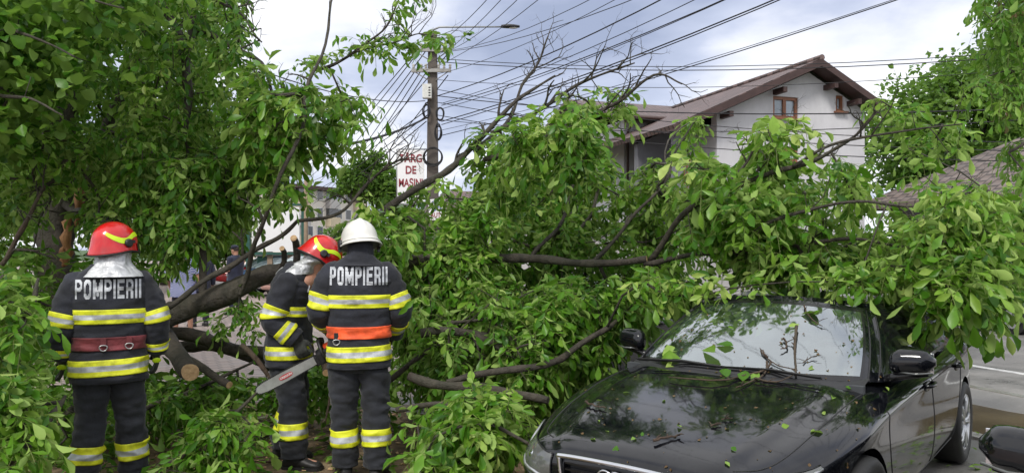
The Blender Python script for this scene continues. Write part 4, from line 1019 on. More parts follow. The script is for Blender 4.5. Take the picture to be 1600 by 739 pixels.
heap('cut leafy branch standing high behind the white helmeted firefighter', [(600, 600, 6.2), (650, 560, 6.2), (700, 540, 6.2), (760, 560, 6.1)], [.022, .02, .015, .008], scatter([(665, 450), (800, 440), (880, 550), (840, 600), (670, 620), (660, 560)], 70, (6.0, 7.0), .3, 68), 'leaf_walnut', .88, 68, .0)
# ---------------------------------------------------------------- cut logs
def log(label, P, r, seed, mat='bark', name='cut_log', group=None):
    h = thing(name, label, 'log', group=group); limb('wood', P, r, h, amp=.02, seed=seed, seg=16, capmat='cut_wood', mat=mat, n=14); return h
log('thick cut log pointing at the viewer with a fresh pale end beside the left firefighter', [(248, 505, 6.7), (270, 545, 6.2), (297, 580, 5.75)], [.074, .071, .068], 400)
log('thin cut branch end with a fresh pale tip right of the thick cut log', [(262, 545, 6.5), (315, 573, 6.2), (360, 602, 5.95)], [.036, .034, .028], 401)
log('dark bent log lying behind the thick cut log', [(255, 520, 6.9), (310, 526, 6.9), (370, 548, 6.8), (440, 552, 6.8)], [.06, .06, .055, .05], 402)
log('long dark log lying flat under the fallen trunk', [(250, 545, 7.2), (340, 540, 7.2), (430, 575, 7.0)], [.05, .055, .05], 403)
log('splintered brown branch leaning beside the stooping firefighter', [(378, 540, 6.3), (398, 560, 6.25), (430, 600, 6.2)], [.018, .022, .014], 404, 'bark_brown')
log('thin sawn stub with a pale end held behind the chainsaw', [(500, 530, 6.15), (505, 560, 6.0), (509, 583, 5.8)], [.030, .030, .029], 405, 'bark_brown')
log('short bent stick standing on the sawdust below the chainsaw', [(512, 592, 6.0), (515, 620, 6.0), (511, 660, 6.0)], [.012, .010, .006], 406, 'bark_brown', 'stick')
# ---------------------------------------------------------------- trees further away
def far_tree(label, x, y, h, rad, mat, seed, leaf=.16, n=70, k=70, trunk_r=.2, name='broadleaf_tree', base_h=.35, group=None, flat=1.0):
    t = thing(name, label, 'tree', (x, y, 0), group=group); rs = random.Random(seed)
    def L(p): return Vector(p)
    mb = MB(); pts = [Vector((rs.gauss(0, .1) * i, rs.gauss(0, .1) * i, h * .78 * i / 6)) for i in range(7)]
    mb.tube(pts, [trunk_r * (1 - .13 * i) for i in range(7)], 10); 
    mb.obj('trunk', 'bark', t)
    tips = []
    while len(tips) < n:
        u = Vector((rs.gauss(0, 1), rs.gauss(0, 1), rs.gauss(0, 1))).normalized() * rs.random() ** .45
        p = Vector((u.x * rad, u.y * rad, h * base_h + (h * (1 - base_h)) * (.5 + .5 * u.z)))
        if noise.noise(p * .45 + Vector((seed, 0, 0))) < -.16: continue
        tips.append(p)
    ch, dr = grow(pts, tips, seed=seed, step=.8, rmin=.012, rmax=.09); twig_mesh('branches', ch, 'bark', t)
    broad_leaves('crown', tips, dr, mat, t, leaf, k, seed, rad * .115, .34, .35); return t
tg_ = 'trees behind the houses'
far_tree('bright green round tree in front of the grey tiled low house roof at the right', 17.4, 28, 8.8, 3.9, 'leaf_far', 501, .22, 230, 120)
far_tree('tall dense tree rising behind the low house at the right edge', 22.0, 29, 11.5, 3.8, 'leaf_far', 502, .24, 230, 120)
far_tree('green tree glimpsed between the white sign and the apartment block', -6.6, 36, 6.4, 1.9, 'leaf_far', 503, .24, 70, 90)
far_tree('low round tree seen over the crown left of the gabled house', 1.0, 34, 5.9, 2.7, 'leaf_far', 504, .24, 80, 90, base_h=.15)
far_tree('bushy tree behind the blank white board', -13.5, 33, 5.2, 2.6, 'leaf_far', 505, .24, 70, 90, base_h=.1)
far_tree('green tree behind the police officer', -16.5, 36, 8.5, 3.6, 'leaf_dark', 506, .26, 90, 100, base_h=.1)
far_tree('shady tree behind the left firefighter', -17.5, 24, 9.5, 3.4, 'leaf_dark', 507, .24, 110, 110, base_h=.05)
far_tree('bright leafy tree at the far left edge', -11.2, 14.5, 7, 2.6, 'leaf_far', 508, .18, 110, 110, base_h=.05)
far_tree('round shrub before the apartment block', -9.3, 40, 3.0, 1.5, 'leaf_far', 509, .2, 34, 60, name='shrub', base_h=.05)
far_tree('dark shrub against the street wall under the gabled house', 3.2, 23.0, 2.8, 1.9, 'leaf_dark', 510, .18, 50, 80, name='shrub', base_h=.02)
far_tree('tall shrub left of the middle of the street wall', .6, 26.0, 3.4, 2.2, 'leaf_dark', 511, .2, 60, 80, name='shrub', base_h=.02)
far_tree('shrub at the foot of the low house', 9.2, 17.8, 2.2, 1.4, 'leaf_dark', 512, .14, 40, 70, name='shrub', base_h=.02)
far_tree('dark broad shrub hiding the foot of the utility pole', -2.6, 24.5, 2.5, 2.0, 'leaf_dark', 513, .16, 60, 80, name='shrub', base_h=.02)
# the walnut hanging in from the top right corner
tr = thing('hanging_walnut_tree', 'walnut tree with brown tinged hanging leaves at the top right corner', 'tree')
_, Q, rr = limb('trunk', [(1830, 560, 9.5), (1810, 300, 9.5), (1790, 60, 9.5), (1770, -150, 9.5)], [.22, .2, .17, .13], tr, n=24, amp=.06, seed=520, seg=14); ar = list(Q)
for i, P in enumerate([[(1800, 20, 9.5), (1700, -40, 9.3), (1600, -20, 9.1), (1545, 40, 9)], [(1805, 150, 9.5), (1720, 80, 9.2), (1640, 90, 9), (1570, 120, 8.9)], [(1810, 320, 9.5), (1720, 230, 9.1), (1640, 210, 8.9), (1575, 240, 8.8)]]):
    o, Q, rr = limb('branch', P, [.08, .05, .03, .012], tr, amp=.06, seed=525 + i, seg=8); ar += Q
TRP = [(1530, -40), (1660, -60), (1660, 300), (1600, 320), (1580, 300), (1560, 230), (1590, 200), (1540, 150), (1515, 140), (1525, 100), (1560, 60), (1530, 20)]
tips = scatter(TRP, 190, (8.3, 10.5), .2, 530); ch, dr = grow(ar, tips, seed=530); twig_mesh('twigs', ch, 'bark', tr)
shoots_foliage('foliage', tips, [(d + Vector((0, 0, -.6))).normalized() for d in dr], 'leaf_dark', tr, .95, seed=530, light=.15, K=(3, 6), droop=1.8)
tb = tips[::7]; shoots_foliage('dry_foliage', [p + Vector((.05, -.1, -.1)) for p in tb], [Vector((0, 0, -1))] * len(tb), 'leaf_brown', tr, .6, seed=531, K=(2, 3), droop=1.8)
# ---------------------------------------------------------------- litter: loose leaves, chips and broken twigs on the ground
def litter(name, P, n, seed, mat, ln, z=.02):
    g = np.random.default_rng(seed); rs = random.Random(seed); B = []
    xs = [p[0] for p in P]; ys = [p[1] for p in P]
    while len(B) < n:
        x = rs.uniform(min(xs), max(xs)); y = rs.uniform(min(ys), max(ys))
        if inpoly(x, y, P) and noise.noise(Vector((x * 1.3, y * 1.3, seed))) > -.25 + rs.random() * .3 - .15: B.append((x, y, z + rs.random() * .03))
    D = g.normal(0, 1, (n, 3)); D[:, 2] *= .12; N = g.normal(0, .3, (n, 3)) + (0, 0, 1)
    o = leaves_mesh(name, B, D, N, g.uniform(.5, 1.2, n) * ln, mat, None, seed=seed); return tag(o, kind='stuff')
AREA = [(-4.8, 3.0), (-1.0, 3.0), (.3, 4.4), (.4, 6.5), (-.8, 8.5), (-5.5, 8.5), (-6.2, 5.5)]
tag(litter('leaf_litter', AREA, 2600, 71, 'leaf_walnut', .10), 'loose green walnut leaves strewn over the sawdust', 'leaf litter')
tag(litter('bright_leaf_litter', AREA, 500, 72, 'leaf_loose', .07), 'small bright torn leaves strewn over the sawdust', 'leaf litter')
tag(litter('kerb_leaf_litter', [(2.6, 4.2), (3.6, 5.0), (4.6, 6.2), (4.2, 7.2), (3.6, 6.6)], 90, 73, 'leaf_loose', .10, .03), 'loose leaves beside the rear wheel of the black car', 'leaf litter')
mb = MB(); rs = random.Random(8)
for i in range(1700):
    x = rs.uniform(-4.4, .1); y = rs.uniform(3.1, 8.2); s = rs.uniform(.006, .02); a = rs.random() * 3.1
    mb.box((0, 0, 0), (s * rs.uniform(1, 3), s, s * .35), 0, Matrix.Translation((x, y, .017 + s * .3)) @ Matrix.Rotation(a, 4, 'Z') @ Matrix.Rotation(rs.gauss(0, .3), 4, 'X'))
tag(mb.obj('wood_chips', 'cut_wood'), 'pale wood chips scattered on the sawdust', 'wood chips', kind='stuff')
ch = []
for i in range(150):
    p = Vector((rs.uniform(-4.6, .2), rs.uniform(3.3, 8.3), rs.uniform(.02, .08))); a = rs.random() * 6.28; L = rs.uniform(.12, .7); c = [p]
    for k in range(4): a += rs.gauss(0, .3); p = p + Vector((math.cos(a), math.sin(a), rs.gauss(0, .06))) * L / 4; p.z = max(.015, p.z); c.append(p)
    ch.append((c, [rs.uniform(.004, .011) * (1 - .15 * k) for k in range(5)]))
tag(twig_mesh('broken_twigs', ch, 'bark_brown', None), 'broken brown twigs strewn over the ground', 'twigs', kind='stuff')
# ================================================================ the black saloon car
def tab(pts):
    xs = [p[0] for p in pts]; ys = [p[1] for p in pts]
    return lambda t: float(np.interp(t, xs, ys))
W_ = tab([(0, .54), (.03, .62), (.10, .695), (.22, .735), (.40, .80), (.6, .858), (.9, .906), (1.5, .908), (2.5, .912), (3.7, .915), (4.2, .885), (4.5, .80), (4.62, .73), (4.7, .62)])
ZT = tab([(0, .615), (.03, .665), (.10, .700), (.22, .735), (.40, .775), (.6, .815), (.9, .868), (1.2, .918), (1.6, .95), (3.8, 1.0), (4.1, 1.045), (4.5, 1.035), (4.62, 1.0), (4.7, .90)])
ZS = tab([(0, .57), (.03, .615), (.10, .645), (.22, .675), (.40, .715), (.6, .76), (.9, .815), (1.2, .85), (1.6, .872), (2.4, .895), (3.7, .925), (4.2, .93), (4.5, .92), (4.62, .88), (4.7, .80)])
ZB = tab([(0, .34), (.03, .26), (.10, .21), (.4, .19), (1, .19), (4, .2), (4.5, .26), (4.7, .36)])
def section(t):
    w, zt, zs, zb = W_(t), ZT(t), ZS(t), ZB(t)
    return [(0, zt), (.28 * w, zt - .003), (.52 * w, zt - .010), (.635 * w, zt - .012), (.70 * w, zt - .034), (.80 * w, zs + (zt - zs) * .28), (.90 * w, zs - .012), (.965 * w, zs - .055), (.985 * w, zs - .085), (.975 * w, zs - .12), (1.0 * w, (zs + zb) * .5), (.985 * w, zb + .15), (.955 * w, zb + .06), (.88 * w, zb), (.5 * w, zb - .01)]
def car_body():
    ts = [0, .012, .03, .06, .10, .16, .22, .31, .40, .5, .6, .75, .9, 1.05, 1.2, 1.4, 1.6, 2.0, 2.4, 2.8, 3.2, 3.5, 3.8, 4.1, 4.3, 4.5, 4.62, 4.68, 4.7]
    rows = []
    for t in ts:
        h = section(t); full = [(y, z) for y, z in h] + [(-y, z) for y, z in reversed(h[1:])]
        rows.append([(t, y, z) for y, z in full])
    ft_ = [(-.003, y * .82, .45 + (z - .45) * .82) for _, y, z in rows[0]]; rr = [(4.705, y * .8, .62 + (z - .62) * .8) for _, y, z in rows[-1]]
    rows = [ft_] + rows + [rr]; k = len(rows[0])
    mb = MB(); mb.add([p for r in rows for p in r], grid_faces(k, len(rows)) + [tuple(reversed(range(k))), tuple((len(rows) - 1) * k + i for i in range(k))])
    me = bpy.data.meshes.new('b'); me.from_pydata(mb.v, [], mb.f); me.update()
    bm = bmesh.new(); bm.from_mesh(me); bmesh.ops.recalc_face_normals(bm, faces=bm.faces[:]); bm.to_mesh(me); bm.free()
    o = bpy.data.objects.new('b', me); COL.objects.link(o)
    s = o.modifiers.new('s', 'SUBSURF'); s.levels = 2; s.render_levels = 2
    cut = MB()
    for t in (.88, 3.69):
        for sg in (-1, 1):
            c = MB(); c.tube([(t, sg * .60, .325), (t, sg * 1.05, .325)], .352, 48); cut.add(c.v, c.f)
    # grille recess
    cut.box((-.02, 0, .49), (.10, .70, .20)); cut.box((-.02, 0, .27), (.1, .9, .09))
    mc = bpy.data.meshes.new('c'); mc.from_pydata(cut.v, [], cut.f); mc.update(); bm = bmesh.new(); bm.from_mesh(mc); bmesh.ops.recalc_face_normals(bm, faces=bm.faces[:]); bm.to_mesh(mc); bm.free()
    oc = bpy.data.objects.new('c', mc); COL.objects.link(oc)
    b = o.modifiers.new('b', 'BOOLEAN'); b.object = oc; b.operation = 'DIFFERENCE'; b.solver = 'EXACT'; b.use_self = True
    bpy.context.view_layer.update(); ev = o.evaluated_get(bpy.context.evaluated_depsgraph_get()); r = bpy.data.meshes.new_from_object(ev)
    bpy.data.objects.remove(o); bpy.data.objects.remove(oc)
    print('BODY faces', len(r.polygons))
    r.name = 'body'; r.materials.clear(); r.materials.append(M['black_paint'])
    for p in r.polygons: p.use_smooth = True; p.material_index = 0
    r.set_sharp_from_angle(angle=R(42))
    return r
def orient(o, c=Vector((2.7, 0, .9))):
    for p in o.data.polygons:
        if (Vector(p.center) - c).dot(p.normal) < 0: p.flip()
    o.data.update(); return o
def make_car(label, paint=None):
    car = thing('black_car', label, 'car')
    bme = car_body(); body = link(bpy.data.objects.new('body', bme), car)
    bv = BVHTree.FromPolygons([v.co for v in bme.vertices], [tuple(p.vertices) for p in bme.polygons])
    # ---- greenhouse
    cols = [(1.22, 0, 2.02, 0), (1.25, .35, 2.03, .26), (1.33, .58, 2.07, .44), (1.44, .715, 2.13, .54), (1.54, .765, 2.20, .575), (1.66, .80, 2.28, .592), (2.38, .832, 2.64, .612), (2.48, .834, 2.74, .612), (3.20, .825, 3.16, .605), (3.68, .79, 3.42, .575), (3.90, .70, 3.50, .525), (4.05, .42, 3.49, .36), (4.08, 0, 3.47, 0)]
    vv = [0, .05, .35, .70, .95, 1.0]
    def zb_(t): return float(np.interp(t, [1.2, 1.35, 1.6, 2.4, 3.7, 4.1], [.925, .925, .905, .925, .965, 1.045]))
    SUB = 4
    def pt(ci, v, c):
        bt, by, rt, ry = c
        zr_ = 1.335 - .055 * (ry / .6) ** 2 + (.028 if 2.2 < rt < 3.3 else 0) - (.02 if rt > 3.4 else 0)
        z0 = zb_(bt); bul = math.sin(math.pi * min(v, 1))
        return (bt + (rt - bt) * v - (.035 * bul if ci < 3.5 else 0) + (.05 * bul if ci > 9.5 else 0), by + (ry - by) * v + .028 * bul * (by > .5), z0 + (zr_ - z0) * v)
    def dense(c0, c1, v0, v1, nu, nv, off=0.0, side=1):
        CT = np.array(cols); out = []
        fine = catmull(CT, (len(cols) - 1) * 20 + 1)
        for j in range(nv):
            v = v0 + (v1 - v0) * j / (nv - 1)
            for i in range(nu):
                ci = c0 + (c1 - c0) * i / (nu - 1); c = fine[int(round(ci * 20))]; out.append(pt(ci, v, c))
        P = np.array(out).reshape(nv, nu, 3)
        if off:
            du = np.gradient(P, axis=1); dv = np.gradient(P, axis=0); n = np.cross(du, dv); n /= np.linalg.norm(n, axis=2)[..., None] + 1e-9
            P = P - n * off * 1.0 if False else P + n * off
        P[..., 1] *= side
        return P.reshape(-1, 3)
    def surf(name, mat, c0, c1, v0, v1, nu, nv, par, both=True, off=0, sides=(1, -1)):
        mb = MB()
        for sd in sides:
            p = dense(c0, c1, v0, v1, nu, nv, off, sd); mb.add([tuple(a) for a in p], grid_faces(nu, nv, False))
        return orient(mb.obj(name, mat, par))
    # windscreen and rear screen as one sheet each (left + right half)
    def screen(name, c0, c1, v0, v1, mat, off=0.0, nu=25, nv=13):
        a = dense(c0, c1, v0, v1, nu, nv, off, 1).reshape(nv, nu, 3); b = dense(c0, c1, v0, v1, nu, nv, off, -1).reshape(nv, nu, 3)
        P = np.concatenate([b[:, ::-1], a[:, 1:]], 1) if c0 == 0 else np.concatenate([a, b[:, ::-1][:, 1:]], 1)
        mb = MB(); mb.add([tuple(q) for q in P.reshape(-1, 3)], grid_faces(P.shape[1], nv, False)); return orient(mb.obj(name, mat, car))
    screen('windshield', 0, 2.85, .07, .93, 'windshield_glass'); rw_ = screen('rear_window', 10.1, 12, .10, .92, 'side_glass')
    tr = MB()
    def trim(c0, c1, v0, v1, mi, nu=12, nv=4):
        for sd in (1, -1): tr.add([tuple(a) for a in dense(c0, c1, v0, v1, nu, nv, 0, sd)], grid_faces(nu, nv, False), mi)
    trim(0, 2.85, 0, .07, 0, 30); trim(0, 2.85, .93, .97, 0, 30); trim(2.85, 3.0, 0, .97, 0, 3, 14)         # black screen border
    trim(4.85, 5, 0, 1, 0, 3, 14)
    trim(5, 9, 0, .05, 0, 50); trim(5, 9, .94, 1, 0, 50); trim(6, 7, .05, .94, 0, 6, 14)
    trim(9, 9.15, 0, 1, 0, 3, 14); trim(9.95, 12, 0, .10, 0, 30); trim(9.95, 12, .92, .97, 0, 30); trim(9.95, 10.1, .1, .92, 0, 3, 12)
    orient(tr.obj('window_trim', 'gloss_trim', car))
    pl = MB()
    for (a, b, c, d, nu, nv) in ((3, 4.85, 0, 1, 10, 16), (9.15, 9.95, 0, 1, 10, 16), (0, 3, .97, 1, 30, 3), (9.95, 12, .97, 1, 24, 3)):
        for sd in (1, -1): pl.add([tuple(q) for q in dense(a, b, c, d, nu, nv, 0, sd)], grid_faces(nu, nv, False))
    # roof skin: rows closing towards the centre line
    fine = catmull(np.array(cols), 241); edge = [pt(i / 20, 1, fine[i]) for i in range(0, 241, 4)]
    rows = []
    for k in range(9):
        s = 1 - k / 8; rw = []
        for (x, y, z) in edge:
            yy = y * s; zz = z + .034 * (1 - s ** 2) * (y / .6) ** 1.0 * (1 if 2.15 < x < 3.4 else .6)
            rw.append((x, yy, zz))
        rows.append(rw)
    for sd in (1, -1): pl.add([(x, y * sd, z) for r_ in rows for x, y, z in r_], grid_faces(len(edge), 9, False))
    orient(pl.obj('roof', 'black_paint', car))
    for sd in (1, -1):
        surf('side_window', 'side_glass', 5, 6, .05, .94, 12, 8, car, sides=(sd,)); surf('side_window', 'side_glass', 7, 9, .05, .94, 16, 8, car, sides=(sd,))
        mb = MB(); pts = [tuple(q) for q in dense(3.3, 3.3, 0, 1, 2, 14, .004, sd)[::2]]; mb.tube(pts, .006, 5); mb.obj('pillar_trim', 'gloss_trim', car)
        mb = MB(); pts = [tuple(q) for q in dense(4.2, 4.2, 0, 1, 2, 14, .004, sd)[::2]]; mb.tube(pts, .006, 5); mb.obj('pillar_trim', 'gloss_trim', car)
    # cowl between bonnet and screen
    mb = MB(); a = []
    for y in np.linspace(-.74, .74, 31):
        tb = float(np.interp(abs(y), [0, .35, .58, .74], [1.22, 1.25, 1.33, 1.47])); tb2 = float(np.interp(abs(y), [0, .35, .58, .74], [1.10, 1.12, 1.19, 1.33]))
        a.append([(tb2, y, ZT(tb2) - .035 - .03 * abs(y)), ((tb + tb2) / 2, y, ZT(tb) - .012 - .03 * abs(y) ** 2), (tb + .03, y, .934)])
    mb.add([p for r_ in a for p in r_], [(i * 3 + j, i * 3 + j + 1, i * 3 + j + 4, i * 3 + j + 3) for i in range(30) for j in range(2)]); mb.obj('cowl', 'black_plastic', car)
    for y0, y1 in ((-.55, .05), (.62, .02)):
        mb = MB(); mb.tube([(1.22, y0, .955), (1.27, (y0 + y1) / 2, .965), (1.245, y1, .955)], .007, 5); mb.tube([(1.245, y0, .945), (1.28, (y0 + y1) / 2, .955), (1.26, y1, .945)], .005, 5); mb.obj('wiper', 'rubber', car)
    # ---- lines on the shell: shut lines follow the surface
    def snap(path, dirn=None, off=.0012):
        out = []
        for p in path:
            p = Vector(p)
            if dirn is None: co, n, i, d = bv.find_nearest(p)
            else:
                co, n, i, d = bv.ray_cast(p, Vector(dirn))
                if co is None: co, n, i, d = bv.find_nearest(p)
            out.append(co + n * off)
        return out
    def seam(path, name='panel_gap', r=.0035, dirn=None, off=0.0):
        P = catmull([list(p) for p in path], 40); mb = MB(); mb.tube(snap(P, dirn, off), r, 5); return mb.obj(name, 'rubber', car)
    for s in (1, -1):
        seam([(.115, s * .50, 1.2), (.20, s * .60, 1.2), (.40, s * .665, 1.2), (.8, s * .715, 1.2), (1.2, s * .735, 1.2), (1.36, s * .745, 1.2)], dirn=(0, 0, -1))
        seam([(1.30, s * 1.3, .80), (1.28, s * 1.3, .55), (1.36, s * 1.3, .30)], dirn=(0, -s, 0)); seam([(2.43, s * 1.3, .88), (2.45, s * 1.3, .55), (2.44, s * 1.3, .28)], dirn=(0, -s, 0))
        seam([(3.55, s * 1.3, .90), (3.50, s * 1.3, .72), (3.36, s * 1.3, .5), (3.25, s * 1.3, .28)], dirn=(0, -s, 0)); seam([(1.36, s * 1.3, .285), (2.4, s * 1.3, .265), (3.25, s * 1.3, .28)], dirn=(0, -s, 0))
        for t in (2.28, 3.36):      # door handles
            p = snap([(t, s * 1.3, .80)], (0, -s, 0))[0]; mb = MB()
            mb.ell((0, 0, 0), (.10, .012, .035), 14, 6, mat=Matrix.Translation(p)); cup = mb.obj('handle_recess', 'gloss_trim', car)
            mb = MB(); mb.tube([(t - .10, p.y + s * .004, .808), (t - .07, p.y + s * .034, .81), (t, p.y + s * .040, .81), (t + .07, p.y + s * .034, .81), (t + .10, p.y + s * .004, .808)], [.012, .014, .014, .014, .012], 8); mb.obj('door_handle', 'black_paint', car)
        # headlamp: clear lens following the corner of the shell
        g = []; N1, N2 = 16, 7
        for i in range(N1):
            f = i / (N1 - 1); yb = .40 + .50 * f
            for j in range(N2):
                h = j / (N2 - 1)
                zt2 = ZS(.03 + .50 * f ** 2) - .010; zl = zt2 - (.135 + .01 * math.sin(f * 3) - .11 * max(0, f - .55) * 1.8)
                p0 = Vector((-.3 + .55 * f ** 3, s * (.40 + .30 * f), zl + (zt2 - zl) * h)); dv = Vector((1, s * .85 * f ** 1.5 * -.0, 0))
                tt = .0; co = None
                # walk along the plan curve of the shell
                tcur = .05 + .42 * f ** 2.0; yc = W_(tcur) * .985
                yy = .43 + (yc - .43) * min(1, f * 1.25) if f < .8 else yc
                co, n, idx, dd = bv.find_nearest(Vector((tcur * .9 - .01, s * (.43 + (W_(tcur) + .03 - .43) * f ** .75), zl + (zt2 - zl) * h)))
                g.append(co + n * .006)
        mb = MB(); mb.add(g, grid_faces(N2, N1, False)); hl = mb.obj('headlight', 'lamp_lens', car)
        for f in (2, 5):
            mb = MB(); q = g[f * N2 + 3]; mb.ell((q.x + .03, q.y, q.z), (.025, .036, .032), 14, 8); mb.obj('lamp_reflector', 'chrome', hl)
        mb = MB(); mb.tube([g[i * N2 + 1] + Vector((0, 0, .004)) for i in range(2, N1)], .009, 6); mb.obj('indicator', 'rim_metal', hl)
        mb = MB(); mb.tube([g[i * N2] for i in range(N1)] , .004, 5); mb.tube([g[i * N2 + N2 - 1] for i in range(N1)], .004, 5); mb.tube([g[j] for j in range(N2)], .004, 5); mb.obj('lamp_edge', 'gloss_trim', hl)
        # tail lamp
        g = [snap([(4.45 + .2 * i / 5, s * (1.2 - .35 * i / 5), .80 + .13 * j / 3)], (-.25 * (i / 5), -s, 0), .005)[0] for i in range(6) for j in range(4)]
        mb = MB(); mb.add(g, grid_faces(4, 6, False)); mb.obj('tail_light', 'tail_red', car)
    # ---- grille: deep black mouth, chrome frame, slats, four rings
    mb = MB(); mb.box((.045, 0, .49), (.02, .72, .22)); mb.obj('grille_back', 'grille_black', car)
    fr = [(-.012, -.345, .625), (-.012, 0, .632), (-.012, .345, .625), (-.008, .372, .60), (-.004, .345, .46), (-.004, .27, .35), (-.004, 0, .335), (-.004, -.27, .35), (-.004, -.345, .46), (-.008, -.372, .60), (-.012, -.345, .625)]
    mb = MB(); P = [Vector(p) for p in catmull([list(p) for p in fr], 90)]; mb.tube(P, .0125, 8, cap=False); mb.obj('grille_frame', 'chrome', car)
    for k in range(8):
        z = .365 + k * .032; w = .27 + .07 * min(1, (z - .35) / .12) - .0; mb = MB(); mb.box((.012, 0, z), (.03, 2 * w, .008)); mb.obj('slat', 'gloss_trim', car)
    mb = MB()
    for k in range(4):
        c = Vector((-.018, -.0975 + k * .065, .553)); mb.tube([c + Vector((0, .043 * math.cos(a), .043 * math.sin(a))) for a in np.linspace(0, 2 * math.pi, 29)], .006, 6, cap=False)
    mb.obj('badge', 'chrome', car)
    # ---- mirrors
    for s in (1, -1):
        rows = []
        for i, f in enumerate(np.linspace(0, 1, 12)):
            y = .815 + .225 * f; ry = .085 * (1 - abs(2 * f - .75) ** 3.2 * .22) * (1 - max(0, f - .82) * 3.0) * (1 - max(0, .12 - f) * 2.2); rx = .075 * (1 - max(0, f - .80) * 3.0) * (1 - max(0, .15 - f) * 1.5)
            cx = 1.67 + .05 * f
            rows += [(cx + (rx * math.cos(a) * (1.0 if math.cos(a) < 0 else .45)), s * y, 1.015 + .01 * f + ry * math.copysign(abs(math.sin(a)) ** .8, math.sin(a)) * (.86 if math.sin(a) < 0 else .95)) for a in np.linspace(0, 2 * math.pi, 20, endpoint=False)]
        mb = MB(); mb.add(rows, grid_faces(20, 12) + [tuple(reversed(range(20))), tuple(range(11 * 20, 12 * 20))]); mi_ = mb.obj('mirror', 'black_paint', car)
        mb = MB(); mb.tube([(1.68, s * .78, .90), (1.68, s * .83, .93), (1.69, s * .91, .945), (1.71, s * 1.0, .955)], [.030, .026, .022, .014], 10); mb.obj('mirror_arm', 'gloss_trim', mi_)
        mb = MB(); mb.box((1.735, s * .94, 1.015), (.006, .17, .12), bev=.003); mb.obj('mirror_glass', 'chrome', mi_)
        mb = MB(); mb.tube([(1.635, s * .85, .965), (1.625, s * .95, .963), (1.67, s * 1.03, .97)], .006, 6); mb.obj('indicator', 'lamp_lens', mi_)
    # ---- wheels
    for t in (.88, 3.69):
        for s in (1, -1):
            w = MB(); prof = [(.215, .10), (.235, .112), (.27, .118), (.295, .112), (.312, .095), (.318, .06), (.318, -.06), (.312, -.095), (.29, -.11), (.23, -.11)]
            n = 48; vs = []
            for r_, y in prof:
                for k in range(n): a = 2 * math.pi * k / n; vs.append((t + r_ * math.cos(a), s * (.80 + y), .32 + r_ * math.sin(a)))
            w.add(vs, grid_faces(n, len(prof))); wh = w.obj('wheel', 'rubber', car)
            g = MB(); prof = [(.222, .095), (.215, .108), (.200, .104), (.195, .06), (.19, -.08)]; vs = []
            for r_, y in prof:
                for k in range(n): a = 2 * math.pi * k / n; vs.append((t + r_ * math.cos(a), s * (.80 + y), .32 + r_ * math.sin(a)))
            g.add(vs, grid_faces(n, len(prof)))
            for k in range(10):
                a = 2 * math.pi * (k // 2) / 5 + (.17 if k % 2 else -.17); a2 = 2 * math.pi * (k // 2) / 5 + (.10 if k % 2 else -.10)
                P = [Vector((t + r_ * math.cos(b), s * (.80 + y), .32 + r_ * math.sin(b))) for r_, y, b in ((.03, .085, a2), (.10, .098, a2), (.16, .100, a), (.203, .094, a * 1.0))]
                g.tube(P, [.018, .015, .013, .016], 6)
            g.tube([(t, s * .84, .32), (t, s * .895, .32), (t, s * .90, .32)], [.06, .055, .04], 20); g.obj('rim', 'rim_metal', wh)
            g = MB(); g.tube([(t, s * .80, .32), (t, s * .82, .32)], .14, 24); g.obj('brake_disc', 'steel', wh)
    mb = MB()
    for t in (.88, 3.69): mb.box((t, 0, .40), (.66, 1.20, .30))
    mb.obj('wheel_housing', 'rubber', car)
    # ---- cabin
    mb = MB(); P = []
    for y in np.linspace(-.70, .70, 15):
        P += [(1.36, y, .90), (1.50, y, .935), (1.70, y, .94 + .04 * math.exp(-((y - .36) / .2) ** 2)), (1.83, y, .90), (1.86, y, .70)]
    mb.add(P, [(i * 5 + j, i * 5 + j + 1, i * 5 + j + 6, i * 5 + j + 5) for i in range(14) for j in range(4)]); mb.obj('dashboard', 'interior_dash', car)
    for y in (-.36, .36):
        mb = MB(); mb.box((2.52, y, .95), (.16, .50, .62), bev=.06, mat=Matrix.Translation((2.52, y, .7)) @ Matrix.Rotation(.25, 4, 'Y') @ Matrix.Translation((-2.52, -y, -.7))); mb.box((2.25, y, .62), (.5, .5, .16), bev=.05); mb.box((2.69, y, 1.26), (.10, .26, .17), bev=.04)
        mb.tube([(2.67, y - .06, 1.1), (2.68, y - .06, 1.22)], .008, 6); mb.tube([(2.67, y + .06, 1.1), (2.68, y + .06, 1.22)], .008, 6); mb.obj('front_seat', 'seat_light', car)
    mb = MB(); mb.box((3.45, 0, .88), (.2, 1.2, .5), bev=.06); mb.obj('rear_seat', 'seat_light', car)
    mb = MB(); c = Vector((1.95, -.36, .90)); mb.tube([c + Vector((.07 * math.sin(a), .18 * math.cos(a), .17 * math.sin(a))) for a in np.linspace(0, 2 * math.pi, 33)], .014, 8, cap=False); mb.tube([c, c + Vector((-.15, 0, -.08))], .035, 8); mb.tube([c + Vector((0, -.17, 0)), c, c + Vector((0, .17, 0))], .014, 6); mb.obj('steering_wheel', 'interior_dash', car)
    mb = MB(); mb.ell((2.0, 0, 1.25), (.02, .12, .035), 14, 8); mb.tube([(2.0, 0, 1.25), (1.99, 0, 1.305)], .012, 6); mb.obj('interior_mirror', 'black_plastic', car)
    mb = MB(); mb.box((2.6, 0, .40), (2.7, 1.4, .08)); mb.box((3.72, 0, .72), (.05, 1.4, .56)); mb.box((1.34, 0, .66), (.04, 1.5, .5)); mb.obj('cabin_floor', 'interior_dash', car)
    mb = MB(); mb.add([(2.10, -.5, 1.285), (2.10, .5, 1.285), (2.16, .5, 1.30), (3.35, .5, 1.30), (3.35, -.5, 1.30), (2.16, -.5, 1.30)], [(0, 1, 2, 5), (5, 2, 3, 4)]); mb.obj('roof_lining', 'seat_light', car)
    return car, bme
